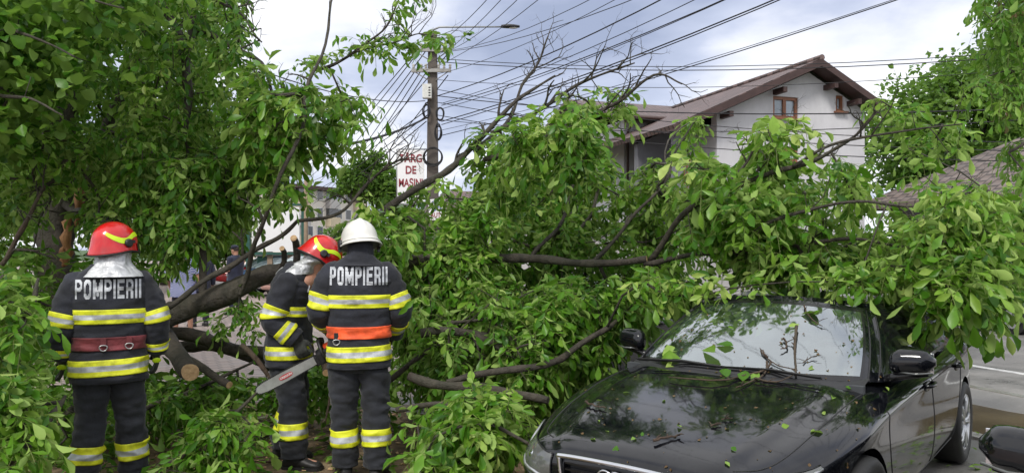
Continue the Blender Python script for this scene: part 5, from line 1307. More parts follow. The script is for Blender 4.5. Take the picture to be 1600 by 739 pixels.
car, CAR_ME = make_car('black saloon car with wet bonnet crushed under the fallen walnut crown')
car.location = CARM.translation; car.rotation_euler = (0, 0, math.pi / 2 - CARP[2])
second = copy_tree(car); second['label'] = 'black car at the bottom right corner showing only its rounded door mirror'; second.name = 'black_car'
g0 = CARM @ Vector((1.67, 1.03, 1.0))
tgt = Vector((at(1533, 700, 2.5).x, 2.5, 0)); second.location = Vector((CARP[0], CARP[1], .0085)) + Vector((tgt.x - g0.x, tgt.y - g0.y, 0))
third = copy_tree(car); third['label'] = 'dark car buried under branches with only a patch of its side showing'; third.name = 'black_car'
third.location = (-.35, 7.75, .005); third.rotation_euler = (0, 0, R(51))
# ---- what lies on the bonnet and windscreen: leaves and twigs, each on its own
bpy.context.view_layer.update()
sv, sf = [], []
for ch in car.children:
    if ch.name.split('.')[0] in ('body', 'roof', 'windshield', 'cowl', 'window_trim'):
        k = len(sv); sv += [v.co.copy() for v in ch.data.vertices]; sf += [tuple(i + k for i in p.vertices) for p in ch.data.polygons]
CB = BVHTree.FromPolygons(sv, sf)
def on_car(px, py):
    o = CARI @ Vector((0, 0, CAMZ)); d = (CARI.to_3x3() @ Vector(((px - 800) / FPX, 1, -(py - HZ) / FPX))).normalized()
    co, n, i, dd = CB.ray_cast(o, d)
    if co is None: return None, None
    if n.dot(d) > 0: n = -n
    return CARM @ co, (CARM.to_3x3() @ n).normalized()
rs = random.Random(77)
LV = [(1266, 676, .075, 'largest bright torn leaf near the right side of the bonnet'), (1058, 666, .035, 'small bright leaf fragment left of the middle of the bonnet'), (937, 660, .035, 'bright leaf fragment near the left front of the bonnet'), (985, 614, .05, 'bright leaf on the left rear of the bonnet'), (941, 627, .035, 'small green leaf near the left edge of the bonnet'), (952, 676, .03, 'tiny leaf scrap above the grille left part'), (931, 688, .04, 'leaf scrap lying just above the left end of the grille'), (964, 697, .05, 'yellow green leaf lying above the badge'), (986, 689, .04, 'leaf scrap with a stalk near the badge'), (1004, 676, .04, 'dark green folded leaf near the front twig'), (1286, 644, .04, 'narrow leaf near the right bonnet crease'), (1300, 625, .04, 'leaf by the right shut line of the bonnet'), (1233, 666, .045, 'leaf left of the largest torn leaf'), (1142, 700, .04, 'dull leaf on the front middle of the bonnet'), (1140, 730, .04, 'bright leaf at the bottom edge of the bonnet'), (1035, 628, .03, 'small leaf scrap behind the left front twig'), (1388, 612, .04, 'leaf below the right front corner of the windscreen'), (1320, 605, .035, 'leaf on the lower right border of the windscreen'), (1152, 502, .04, 'small leaf on the upper left of the windscreen'), (1147, 515, .05, 'dark leaf left of the middle of the windscreen'), (1251, 492, .12, 'large leaf near the top of the windscreen'), (1268, 488, .11, 'leaf beside the large one near the top of the windscreen'), (1249, 508, .07, 'leaf under the pair near the top of the windscreen'), (1262, 578, .06, 'leaf near the lower right of the windscreen'), (1150, 469, .06, 'leaf on the front edge of the roof'), (1035, 557, .14, 'broad leaf at the lower left corner of the windscreen'), (1065, 562, .17, 'long leaf at the foot of the windscreen left part'), (1098, 548, .17, 'upright leaf at the foot of the windscreen'), (1118, 540, .13, 'drooping leaf at the foot of the windscreen'), (1130, 577, .11, 'flat leaf on the cowl left of the twig knot'), (1165, 580, .15, 'long leaf lying along the cowl'), (1185, 582, .10, 'short leaf next to the twig knot on the cowl'), (1040, 575, .10, 'leaf hanging over the cowl at the left'), (1495, 470, .2, None)]
for px, py, ln, lab in LV:
    if lab is None: continue
    co, n = on_car(px, py)
    if co is None: continue
    d = n.cross(Vector((rs.gauss(0, 1), rs.gauss(0, 1), .2))).normalized(); lift = .6 if ln > .1 else .05
    nn = (n + Vector((rs.gauss(0, .25), rs.gauss(0, .25), 0)) * (1 + lift)).normalized()
    o = leaves_mesh('leaf', [co + n * .006], [d + n * lift * .35], [nn], [ln], 'leaf_loose' if rs.random() < .7 else 'leaf_walnut', None, ratio=.30, lv=np.array([rs.uniform(.3, 1)]), seed=int(px))
    tag(o, lab, 'leaf', 'loose leaves lying on the black car')
TW = [([(1245, 515), (1242, 550), (1244, 590)], .010, 'upright brown twig lying on the right half of the windscreen'), ([(1199, 568), (1196, 580), (1160, 590), (1120, 600), (1046, 594)], .008, 'long thin twig stretching left from the cowl'), ([(1205, 570), (1190, 590), (1150, 608)], .007, 'brown twig pointing at the left front from the twig knot'), ([(1200, 562), (1190, 550), (1192, 556), (1215, 572), (1245, 582)], .006, 'knotted twig cluster at the middle foot of the windscreen'), ([(1226, 532), (1230, 545), (1221, 549)], .007, 'short bent twig on the middle of the windscreen'), ([(1256, 568), (1264, 562), (1277, 560)], .004, 'tiny forked twig on the lower right of the windscreen'), ([(1257, 480), (1265, 498), (1284, 512)], .006, 'twig holding leaves near the top of the windscreen'), ([(916, 632), (928, 637), (947, 640)], .007, 'short dark twig on the left rear of the bonnet'), ([(1022, 693), (1040, 688), (1062, 683)], .009, 'thick broken twig on the front of the bonnet'), ([(1109, 668), (1127, 664)], .006, 'small dark twig in the middle of the bonnet'), ([(1128, 657), (1145, 656)], .004, 'thin twig right of the small dark twig on the bonnet'), ([(1180, 596), (1210, 600), (1240, 590)], .006, 'twig lying across the right part of the cowl')]
for P, r, lab in TW:
    Q = []
    for x, y in P:
        co, n = on_car(x, y)
        if co is not None: Q.append(co + n * (r + rs.uniform(0, .012)))
    if len(Q) < 2: continue
    Q2 = [Vector(p) for p in catmull([list(q) for q in Q], 10)]; Q2 = [q + Vector((rs.gauss(0, .003), rs.gauss(0, .003), abs(rs.gauss(0, .003)))) for q in Q2]
    mb = MB(); mb.tube(Q2, [r * (1 - .5 * i / 9) for i in range(10)], 6)
    for _ in range(3):
        i = rs.randint(1, 8); q = Q2[i]; e = q + Vector((rs.gauss(0, .03), rs.gauss(0, .03), abs(rs.gauss(0, .02)))); mb.tube([q, q.lerp(e, .6) + Vector((0, 0, .004)), e], [r * .5, r * .4, r * .2], 5)
    tag(mb.obj('twig', 'bark_brown'), lab, 'twig', 'twigs lying on the black car')

B_, D_, N_, L_ = [], [], [], []
for i in range(150):
    co, n = on_car(rs.uniform(870, 1380), rs.uniform(572, 738)) if i < 95 else on_car(rs.uniform(1020, 1345), rs.uniform(490, 590))
    if co is None: continue
    B_.append(co + n * .003); D_.append(n.cross(Vector((rs.gauss(0, 1), rs.gauss(0, 1), .2)))); N_.append(n + Vector((rs.gauss(0, .2), rs.gauss(0, .2), 0))); L_.append(rs.uniform(.006, .026))
tag(leaves_mesh('leaf_scraps', B_, D_, N_, L_, 'leaf_brown', None, ratio=.4, seed=5), 'tiny torn scraps and specks strewn over the wet bonnet and windscreen', 'leaf scraps', kind='stuff')
# ================================================================ people
class Loft:
    """tube of superelliptic rings through control rings: (centre, x axis, y axis, rx, ry)"""
    def __init__(s, rings, n=40, nu=48, p=2.3, wr=.006, fr=9.0, seed=0, stretch=(1, 1, 1.6)):
        s.C = catmull([list(r[0]) for r in rings], n); s.X = catmull([list(r[1]) for r in rings], n); s.Y = catmull([list(r[2]) for r in rings], n); s.R = catmull([[r[3], r[4]] for r in rings], n)
        s.n = n; s.nu = nu; s.p = p; s.wr = wr; s.fr = fr; s.seed = seed; s.st = stretch
    def at(s, u, v, off=0.0, raw=False):
        f = v * (s.n - 1); i = int(max(0, min(s.n - 2, f))); f -= i
        L = lambda A: A[i] * (1 - f) + A[i + 1] * f
        C, X, Y, Rr = L(s.C), L(s.X), L(s.Y), L(s.R); X = X / (np.linalg.norm(X) + 1e-9); Y = Y / (np.linalg.norm(Y) + 1e-9)
        a = 2 * math.pi * u; ca, sa = math.cos(a), math.sin(a); e = 2 / s.p
        x = math.copysign(abs(ca) ** e, ca); y = math.copysign(abs(sa) ** e, sa)
        d = X * x * Rr[0] + Y * y * Rr[1]; p = Vector(C + d); nd = Vector(d / (np.linalg.norm(d) + 1e-9))
        if raw: return p
        q = Vector((p.x * s.st[0], p.y * s.st[1], p.z * s.st[2])) * s.fr + Vector((s.seed * 7.1, 0, 0))
        w = 1 - abs(noise.noise(q)) * 2.2
        w = w * .6 + noise.noise(q * 2.3) * .5 + (.35 - abs(noise.noise(q * 4.1 + Vector((3, 1, 0)))) * 1.4) * .28
        return p + nd * (w * s.wr + off)
    def mesh(s, mb, mi=0, nv=None, v0=0, v1=1, off=0, caps=True):
        nv = nv or s.n * 2; vs = [s.at(i / s.nu, v0 + (v1 - v0) * j / (nv - 1), off) for j in range(nv) for i in range(s.nu)]
        fs = grid_faces(s.nu, nv)
        if caps: fs += [tuple(reversed(range(s.nu))), tuple((nv - 1) * s.nu + i for i in range(s.nu))]
        mb.add(vs, fs, mi); return mb
    def ringmesh(s, v0, v1, off, mats_v, nu=None, thick=.004, tilt=0.0):
        """reflective band round the loft; mats_v = list of (fraction start, material index)"""
        nu = nu or s.nu; nv = 13; mb = MB(); V = []
        for j in range(nv):
            f = j / (nv - 1)
            for i in range(nu):
                u = i / nu; V.append(s.at(u, v0 + (v1 - v0) * f + tilt * math.cos(2 * math.pi * u), off))
        fs = grid_faces(nu, nv); k = 0
        mb.add(V, fs)
        for j in range(nv - 1):
            f = (j + .5) / (nv - 1); m = [mm for a, mm in mats_v if a <= f][-1]
            for i in range(nu): mb.m[j * nu + i] = m
        # inner edge so the band has thickness
        e0 = [s.at(i / nu, v0 + tilt * math.cos(2 * math.pi * i / nu), off - thick) for i in range(nu)]; e1 = [s.at(i / nu, v1 + tilt * math.cos(2 * math.pi * i / nu), off - thick) for i in range(nu)]
        b = len(mb.v); mb.v += [tuple(p) for p in e0 + e1]
        for i in range(nu):
            j = (i + 1) % nu; mb.f.append((b + i, b + j, j, i)); mb.m.append(mats_v[0][1]); mb.sm.append(False)
            t = (nv - 1) * nu; mb.f.append((t + i, t + j, b + nu + j, b + nu + i)); mb.m.append(mats_v[-1][1]); mb.sm.append(False)
        return mb
XA, YA = (1, 0, 0), (0, 1, 0)
def limb_loft(P, r, seed=0, wr=.006, n=30, nu=28, flat=1.0, p=2.1, fr=11):
    P = [np.array(q, float) for q in P]; rings = []; ref = np.array((0, 1., 0))
    for i, q in enumerate(P):
        d = P[min(i + 1, len(P) - 1)] - P[max(i - 1, 0)]; d /= np.linalg.norm(d)
        rf = ref if abs(d @ ref) < .93 else np.array((0, 0, 1.))
        X = np.cross(d, rf); X /= np.linalg.norm(X); Y = np.cross(X, d)
        if X[0] < 0 and abs(d @ np.array((0, 1., 0))) < .93 and False: X = -X
        ri = r[i] if isinstance(r[i], (tuple, list)) else (r[i], r[i] * flat); rings.append((q, X, Y, ri[0], ri[1]))
    return Loft(rings, n=n, nu=nu, p=p, wr=wr, seed=seed, fr=fr)
YSY = [(0, 0), (.30, 1), (.70, 0)]          # yellow - silver - yellow
def hand_parts(m, curl=.5, s=1.0, thumb=1):
    """palm along -z from the wrist, fingers below it; thumb towards +y*thumb"""
    mb = MB(); mb.ell((0, 0, -.05 * s), (.021 * s, .043 * s, .058 * s), 14, 10, mat=m); mb.tube([(0, 0, .03 * s), (0, 0, -.03 * s)], [.030 * s, .028 * s], 12, mat=m)
    for k, (y, L) in enumerate(((-.031, .062), (-.011, .076), (.010, .080), (.030, .072))):
        p = Vector((0, y * s, -.092 * s)); pts = [Vector((0, y * s, -.06 * s)), p]; a = 0
        for q in range(3): a += curl * (.7 + .2 * q); p = p + Vector((-math.sin(a), 0, -math.cos(a))) * L * s * (.42, .33, .25)[q]; pts.append(p)
        mb.tube(pts, [.0125 * s, .0125 * s, .0115 * s, .0105 * s, .009 * s], 8, mat=m)
    t = [Vector((0, thumb * .025 * s, -.02 * s)), Vector((-.012, thumb * .052 * s, -.045 * s)), Vector((-.024, thumb * .064 * s, -.075 * s)), Vector((-.040, thumb * .060 * s, -.098 * s))]
    mb.tube(t, [.017 * s, .015 * s, .0135 * s, .011 * s], 8, mat=m); return mb
def aim(pos, dirn, roll=0.0):
    """matrix whose -z axis points along dirn"""
    z = -Vector(dirn).normalized(); y = Vector((0, 1, 0)); y = (y - z * y.dot(z))
    y = y.normalized() if y.length > .15 else (Vector((0, 0, 1)) - z * z.z).normalized()
    x = y.cross(z); m = Matrix((x, y, z)).transposed().to_4x4(); return Matrix.Translation(pos) @ m @ Matrix.Rotation(roll, 4, 'Z')
def person_body(par, J, bare_hands=False, name='body', mat='skin', voxel=.013, build=1.0):
    mb = MB(); b = build
    h = J['head']; hm = J['headm']
    mb.ell((0, 0, 0), (.076, .098, .118), 20, 14, mat=hm); mb.ell((0, .03, -.07), (.055, .07, .06), 14, 10, mat=hm)
    mb.ell((0, .100, -.025), (.013, .020, .022), 10, 8, mat=hm); mb.ell((.077, 0, -.015), (.012, .02, .03), 8, 8, mat=hm); mb.ell((-.077, 0, -.015), (.012, .02, .03), 8, 8, mat=hm); mb.ell((0, .088, -.072), (.026, .014, .010), 10, 6, mat=hm)
    mb.tube([hm @ Vector((0, -.02, -.06)), J['neck'], Vector(J['neck']) + Vector((0, 0, -.08))], [.056, .060, .10], 14)
    sp = J['spine']; 
    for i in range(len(sp) - 1):
        for f in np.linspace(0, 1, 5):
            q = Vector(sp[i][0]).lerp(Vector(sp[i + 1][0]), f); rx = sp[i][1] + (sp[i + 1][1] - sp[i][1]) * f; ry = sp[i][2] + (sp[i + 1][2] - sp[i][2]) * f
            mb.ell(tuple(q), (rx * b, ry * b, .08), 16, 8)
    for s in ('l', 'r'):
        S, E, Wp = J['sh_' + s], J['el_' + s], J['wr_' + s]; mb.tube([S, Vector(S).lerp(Vector(E), .5), E, Vector(E).lerp(Vector(Wp), .4), Wp], [.055 * b, .048 * b, .040 * b, .040 * b, .028 * b], 12)
        mb.ell(S, (.062 * b,) * 3, 12, 8)
        if bare_hands:
            hp = hand_parts(aim(Wp, Vector(Wp) - Vector(E)), .45, 1.0, 1); mb.add(hp.v, hp.f)
        else: mb.ell(tuple(Vector(Wp) + (Vector(Wp) - Vector(E)).normalized() * .05), (.03, .035, .045), 10, 8)
        Hh, K, A_ = J['hip_' + s], J['kn_' + s], J['an_' + s]; mb.tube([Hh, Vector(Hh).lerp(Vector(K), .5), K, Vector(K).lerp(Vector(A_), .35), A_], [.088 * b, .075 * b, .055 * b, .056 * b, .038 * b], 14)
        mb.ell(Hh, (.09 * b,) * 3, 12, 8); T = J['toe_' + s]; mb.tube([A_, Vector(A_).lerp(Vector(T), .5) + Vector((0, 0, -.02)), T], [.04, .036, .025], 10)
    q = remesh(mb, voxel, 3); return q.obj(name, mat, par)
def boot(J, s, par, h=.26, mat='boot_leather'):
    A_, T = Vector(J['an_' + s]), Vector(J['toe_' + s]); d = Vector((T.x - A_.x, T.y - A_.y, 0)).normalized(); sd = d.cross(Vector((0, 0, 1)))
    mb = MB(); rings = [(A_ + Vector((0, 0, h - A_.z)), sd, d, .068, .078), (Vector((A_.x, A_.y, .16)), sd, d, .056, .068), (Vector((A_.x, A_.y, .11)) + d * .01, sd, d, .052, .075)]
    Loft(rings, n=8, nu=20, p=2, wr=.004, fr=16).mesh(mb, nv=12)
    rows = []; prof = [(-.085, .03, .05), (-.07, .042, .085), (-.02, .048, .105), (.05, .047, .095), (.11, .052, .070), (.16, .054, .055), (.20, .046, .045), (.222, .026, .032)]
    for a, w, hh in prof:
        for k in range(16):
            an = 2 * math.pi * k / 16; z = .012 + hh * (.5 + .5 * math.sin(an)) if math.sin(an) > -.2 else .012
            rows.append(Vector((A_.x, A_.y, 0)) + d * a + sd * w * math.cos(an) + Vector((0, 0, z)))
    mb.add(rows, grid_faces(16, 8) + [tuple(reversed(range(16))), tuple(range(112, 128))]); bo = mb.obj('boot', mat, par)
    mb = MB(); rows = []
    for a, w, hh in prof:
        rows += [Vector((A_.x, A_.y, 0)) + d * a * 1.03 + sd * (w + .005) * sx + Vector((0, 0, zz)) for sx, zz in ((-1, 0), (1, 0), (1, .022), (-1, .022))]
    mb.add(rows, grid_faces(4, 8) + [(3, 2, 1, 0), (28, 29, 30, 31)], 0, False); mb.obj('sole', 'rubber', bo)
def helmet(par, hm, kind):
    """hm: head matrix (face towards +y)"""
    mb = MB(); vs = []; nu, nv = 48, 22
    def P(a, t, off=0):
        # a around (0 = +x, 90deg = face), t 0 top .. 1 rim
        th = t * R(112 if kind == 'red' else 108); ca, sa = math.cos(a), math.sin(a)
        rx, ry, rz_ = (.136, .158, .150) if kind == 'red' else (.132, .155, .158)
        r = math.sin(min(th, R(100))) * (1 + .10 * max(0, t - .80) * 5 * (1 if sa > -.3 else 1.3))
        z = math.cos(th) * rz_
        if kind == 'red': z -= .045 * max(0, -sa) * max(0, t - .6) * 2.5
        else: z += .02 * max(0, -sa) * max(0, t - .7); r *= 1 + .05 * max(0, t - .86) * 7
        rid = 0
        if kind != 'red': rid = .010 * math.exp(-(ca * r * rx / .014) ** 2) * (1 if t < .8 else 0)
        return Vector(((rx * r + off) * ca, (ry * r + off) * sa - .008, z + rid + (off if t < .3 else 0) + .03))
    for j in range(nv):
        for i in range(nu): vs.append(hm @ P(2 * math.pi * i / nu, j / (nv - 1)))
    fs = grid_faces(nu, nv); mb.add(vs, fs)
    inner = [hm @ (P(2 * math.pi * i / nu, 1) * .93) for i in range(nu)]; b = len(mb.v); mb.v += [tuple(v) for v in inner]; t0 = (nv - 1) * nu
    for i in range(nu): j = (i + 1) % nu; mb.f.append((t0 + i, t0 + j, b + j, b + i)); mb.m.append(0); mb.sm.append(True)
    mb.f.append(tuple(b + i for i in range(nu))); mb.m.append(1); mb.sm.append(False)
    hel = mb.obj('helmet', ['helmet_' + kind, 'black_plastic'], par)
    mb = MB(); mb.tube([hm @ P(2 * math.pi * i / 48, .995, .003) for i in range(49)], .006, 6, cap=False); mb.obj('rim_strip', 'rubber' if kind == 'red' else 'helmet_white', hel)
    if kind == 'red':
        for s in (1, -1):
            path = [(R(60), .62), (R(40), .56), (R(15), .60), (R(-10), .74), (R(-35), .70), (R(-62), .60)]
            mb = MB(); V = []
            Pp = catmull([list(q) for q in path], 26)
            for i, (a, t) in enumerate(Pp):
                w = .125 * (.35 + .65 * math.sin(math.pi * (i + 1.5) / 28)) 
                aa = a if s == 1 else math.pi - a
                for k in range(4): V.append(hm @ P(aa, t - w / 2 + w * k / 3, .0035))
            mb.add(V, grid_faces(4, 26, False)); mb.obj('stripe', 'helmet_stripe', hel)
            mb = MB(); a = R(-4) if s == 1 else math.pi - R(-4); c = P(a, .80, .004); nrm = Vector((c.x, c.y * .8, 0)).normalized(); m = hm @ Matrix.Translation(c) @ nrm.to_track_quat('Z', 'Y').to_matrix().to_4x4()
            mb.tube([(0, 0, -.01), (0, 0, .012), (0, 0, .018)], [.030, .029, .020], 16, mat=m); mb.box((.02, .012, .004), (.05, .022, .014), mat=m); mb.obj('knob', 'black_plastic', hel)
        mb = MB(); V = []
        for i in range(21):
            a = R(90 + 62 * (i - 10) / 10)
            for k in range(3): V.append(hm @ P(a, .78 + .10 * k, .006))
        mb.add(V, grid_faces(3, 21, False)); mb.obj('visor', 'gloss_trim', hel)
    else:
        for s in (1, -1):
            a = 0 if s == 1 else math.pi; c = P(a, .93, .006); m = hm @ Matrix.Translation(c)
            mb = MB(); mb.ell((0, 0, 0), (.018, .032, .036), 12, 8, mat=m); mb.box((0, .02, -.03), (.02, .02, .05), mat=m, bev=.004); mb.obj('knob', 'black_plastic', hel)
        mb = MB(); mb.tube([hm @ P(2 * math.pi * i / 40, .90, .004) for i in range(41)], .0035, 5, cap=False); mb.obj('rim_line', 'helmet_stripe' if False else 'helmet_white', hel)
    return hel
def block_text(s, h, w0):
    """condensed block capitals on a fine cell grid; h = cap height, w0 = letter width / height"""
    T, V = .30, .19
    def rr(x, y, x0, x1, y0, y1, r):      # rounded rectangle, r in x units, left corners square when r<0
        if not (x0 <= x <= x1 and y0 <= y <= y1): return False
        cx = x1 - abs(r); ry = abs(r) * .62
        for cy, sg in ((y1 - ry, 1), (y0 + ry, -1)):
            if x > cx and (y - cy) * sg > 0 and ((x - cx) / abs(r)) ** 2 + ((y - cy) / ry) ** 2 > 1: return False
            if r > 0 and x < x0 + r and (y - cy) * sg > 0 and ((x0 + r - x) / r) ** 2 + ((y - cy) / ry) ** 2 > 1: return False
        return True
    def ins(c, x, y):
        if c == 'I': return True
        if c == 'E': return x < T or y > 1 - V or y < V or (abs(y - .51) < V * .48 and x < .9)
        if c == 'O': return rr(x, y, 0, 1, 0, 1, .38) and not rr(x, y, T, 1 - T, V, 1 - V, .16)
        if c in 'PR':
            a = x < T or (rr(x, y, 0, 1, .40, 1, -.38) and not rr(x, y, T, 1 - T, .40 + V * .9, 1 - V * .9, -.16))
            return a or (c == 'R' and y < .45 and abs(x - (.82 - .12 * y)) < T * .55)
        if c == 'M':
            t = .23; return x < t or x > 1 - t or (abs(abs(x - .5) - (.5 - t * .5) * (y - .22) / .78) < t * .55 and y > .12)
        return True
    ny = 26; cell = h / ny; W = {'I': .31, 'M': 1.35}; vs = []; fs = []; idx = {}; ox = 0
    tot = sum(W.get(c, 1) * w0 * h + .085 * h for c in s) - .085 * h
    for c in s:
        w = W.get(c, 1) * w0 * h; nx = max(3, int(round(w / cell)))
        for i in range(nx):
            for j in range(ny):
                if not ins(c, (i + .5) / nx, (j + .5) / ny): continue
                q = []
                for a, b in ((i, j), (i + 1, j), (i + 1, j + 1), (i, j + 1)):
                    k = (round(ox, 5), a, b)
                    if k not in idx: idx[k] = len(vs); vs.append((ox + w * a / nx - tot / 2, (b / ny - .5) * h, 0))
                    q.append(idx[k])
                fs.append(q)
        ox += w + .085 * h
    return vs, fs
def lettering(par, loft, bv, s, zc, size, sx, mat='letter_silver', xoff=0.0, fold=1.0):
    vs, fs = block_text(s, size, sx); out = []
    for v in vs:
        o = Vector((v[0] + xoff, -1.5, zc + v[1])); co, n, i, d = bv.ray_cast(o, Vector((0, 1, 0)))
        out.append((co + Vector((0, -.003, 0))) if co is not None else None)
    good = [f for f in fs if all(out[i] is not None for i in f)]; out = [o if o is not None else Vector() for o in out]
    v2, f2 = thicken(out, good, (0, .003, 0)); mb = MB(); mb.add(v2, f2, 0, False); return mb.obj('lettering', mat, par)
def firefighter(label, loc, rz, J, opt):
    root = thing('person', label, 'person', loc, rz)
    person_body(root, J)
    sd = opt['seed']
    sp = J['jacket']      # list of (centre, rx, ry)
    rings = []
    for i, (c, rx, ry) in enumerate(sp):
        a = Vector(sp[max(i - 1, 0)][0]); b = Vector(sp[min(i + 1, len(sp) - 1)][0]); d = (b - a).normalized(); Y = Vector((0, 1, 0)); Y = (Y - d * Y.dot(d)).normalized(); X = Y.cross(d)
        rings.append((c, tuple(X), tuple(Y), rx, ry))
    T = Loft(rings, n=44, nu=72, p=2.35, wr=.016, fr=6.5, seed=sd, stretch=(.8, .8, 1.9))
    mb = MB(); T.mesh(mb, nv=80)
    SL = {}
    for s in ('l', 'r'):
        S, E, Wp = (Vector(J[k + s]) for k in ('sh_', 'el_', 'wr_')); C = Vector(sp[-3][0]); inn = S.lerp(C, .42) + Vector((0, 0, -.015))
        pts = [inn, S.lerp(inn, .2) + Vector((0, 0, .004)), S.lerp(E, .35), S.lerp(E, .7), E, E.lerp(Wp, .4), E.lerp(Wp, .8), Wp]
        L = limb_loft(pts, [.060, .084, .095, .090, .084, .078, .072, .068], seed=sd + (1 if s == 'l' else 2), wr=.017, n=34, nu=32, fr=8); L.mesh(mb, nv=60); SL[s] = L
    jk = mb.obj('jacket', 'turnout_cloth', root)
    bm = ['band_yellow', 'band_silver']
    def vz(z):      # loft parameter for a height on the torso
        zs = T.C[:, 2]; return float(np.interp(z, zs, np.linspace(0, 1, T.n)))
    for z0, z1, tl in opt['bands']: T.ringmesh(vz(z0), vz(z1), .006, YSY, tilt=tl).obj('reflective_band', bm, jk)
    for s in ('l', 'r'):
        for v0, v1 in opt['sleeve_bands']: SL[s].ringmesh(v0, v1, .006, YSY, tilt=.0).obj('reflective_band', bm, jk)
    if opt.get('belt'):
        z0, z1, m = opt['belt']; b = T.ringmesh(vz(z0), vz(z1), .011, [(0, 0)], thick=.010).obj('belt', m, root)
        for x, dz in opt['rings']:
            c = T.at(0, vz(z0 + .02)); 
            # D ring hung on the back of the belt
            bvt = BVHTree.FromPolygons([Vector(v) for v in mb.v], mb.f); co, n, i, d = bvt.ray_cast(Vector((x, -1.5, (z0 + z1) / 2)), Vector((0, 1, 0)))
            k = MB(); q = co + Vector((0, -.022, -.012 + dz)); k.tube([q + Vector((.024 * math.cos(a), -.004, .026 * math.sin(a) * (1 if math.sin(a) < 0 else .45))) for a in np.linspace(0, 2 * math.pi, 21)], .0042, 6, cap=False); k.obj('ring', 'steel', b)
            k = MB(); k.box(tuple(co + Vector((0, -.017, .02 + dz))), (.034, .008, .055), bev=.002); k.obj('strap', 'rubber' if m == 'belt_orange' else m, b)
    bvt = BVHTree.FromPolygons([Vector(v) for v in mb.v], mb.f)
    if opt.get('text'): t, z, size, sx, xo = opt['text']; lettering(jk, T, bvt, t, z, size, sx, xoff=xo)
    # shoulder tabs
    for s in (-1, 1):
        q = Vector(J['sh_r' if s > 0 else 'sh_l']).lerp(Vector(J['neck']), .45) + Vector((0, -.01, .045)); k = MB(); k.box((0, 0, 0), (.10, .045, .012), bev=.003, mat=Matrix.Translation(q) @ Matrix.Rotation(s * .42, 4, 'Y')); tb = k.obj('shoulder_tab', 'turnout_cloth', jk)
        k = MB(); k.box((s * .02, 0, .009), (.012, .04, .004), mat=Matrix.Translation(q) @ Matrix.Rotation(s * .42, 4, 'Y')); k.box((-s * .012, 0, .009), (.008, .04, .004), mat=Matrix.Translation(q) @ Matrix.Rotation(s * .42, 4, 'Y')); k.obj('tab_mark', 'saw_orange' if opt['flap'] == 'aluminised' else 'letter_silver', tb)
    # trousers
    mb = MB(); LG = {}
    hc = (Vector(J['hip_l']) + Vector(J['hip_r'])) / 2
    Loft([(hc + Vector((0, -.005, .12)), XA, YA, .185, .135), (hc + Vector((0, -.01, .02)), XA, YA, .20, .145), (hc + Vector((0, -.01, -.06)), XA, YA, .195, .14), (hc + Vector((0, 0, -.13)), XA, YA, .16, .11)], n=12, nu=40, p=2.5, wr=.008, fr=9, seed=sd).mesh(mb, nv=16)
    for s in ('l', 'r'):
        Hh, K, A_ = (Vector(J[k + s]) for k in ('hip_', 'kn_', 'an_'))
        pts = [Hh + Vector((0, 0, .03)), Hh.lerp(K, .35), Hh.lerp(K, .75), K, K.lerp(A_, .3), K.lerp(A_, .65), A_ + Vector((0, 0, .06)), A_ + Vector((0, 0, -.01))]
        L = limb_loft(pts, [.108, .108, .098, .092, .092, .092, .088, .084], seed=sd + 5 + (s == 'l'), wr=.021, n=34, nu=34, fr=7.5, flat=1.05); L.mesh(mb, nv=64); LG[s] = L
    tro = mb.obj('trousers', 'turnout_trouser', root)
    for s in ('l', 'r'):
        v0, v1 = opt['leg_bands']; LG[s].ringmesh(v0, v1, .006, YSY).obj('reflective_band', bm, tro); boot(J, s, root)
        # pocket flap on the thigh
    # hood / flap below the helmet
    hm = J['headm']; nk = Vector(J['neck']); hp = hm @ Vector((0, -.015, -.045)); fx = opt['flap']
    ring = []
    dn = (nk - hp).normalized()
    w = (.105, .118) if fx == 'aluminised' else (.092, .100)
    rg = [(tuple(hm @ Vector((0, -.008, .02))), XA, YA, w[0], w[1]), (tuple(hp), XA, YA, w[0] * .98, w[1] * .96), (tuple(hp.lerp(nk, .6) + Vector((0, -.01, 0))), XA, YA, w[0] * 1.02, w[1]), (tuple(nk + Vector((0, -.020 if fx == 'aluminised' else -.008, -.01))), XA, YA, w[0] * (1.45 if fx == 'aluminised' else 1.35), w[1] * 1.15), (tuple(nk + Vector((0, -.045, -.055 if fx == 'aluminised' else -.03))), XA, YA, w[0] * (1.80 if fx == 'aluminised' else 1.42), w[1] * 1.2)]
    mb = MB(); F = Loft(rg, n=24, nu=56, p=2.0, wr=.018 if fx == 'aluminised' else .011, fr=9, seed=sd + 9, stretch=(1.4, 1.4, .5)); F.mesh(mb, nv=34); mb.obj('neck_flap' if fx == 'aluminised' else 'collar', 'aluminised' if fx == 'aluminised' else 'turnout_cloth', root)
    helmet(root, hm, opt['helmet'])
    # gloves
    for s in ('l', 'r'):
        E, Wp = Vector(J['el_' + s]), Vector(J['wr_' + s]); hd = Vector(J.get('hd_' + s, Wp - E)); g = hand_parts(aim(Wp, hd, opt.get('roll_' + s, 0)), opt.get('curl', .35), 1.16, opt.get('th', 1)); c = MB(); c.add(g.v, g.f)
        q = remesh(c, .0065, 2); gl = q.obj('glove', 'glove_cloth', root)
        k = MB(); limb_loft([Wp - (Wp - E).normalized() * .05, Wp, Wp + hd.normalized() * .03], [.058, .052, .040], wr=.003, n=8, nu=20).mesh(k, nv=10); k.obj('cuff', 'glove_cloth', gl)
        if opt.get('glove_mark'): k = MB(); k.ell((0, 0, 0), (.030, .006, .022), 10, 6, mat=aim(Wp + hd.normalized() * .06, hd) @ Matrix.Translation((.0, -.045, 0))); k.obj('patch', 'helmet_stripe', gl)
    return root
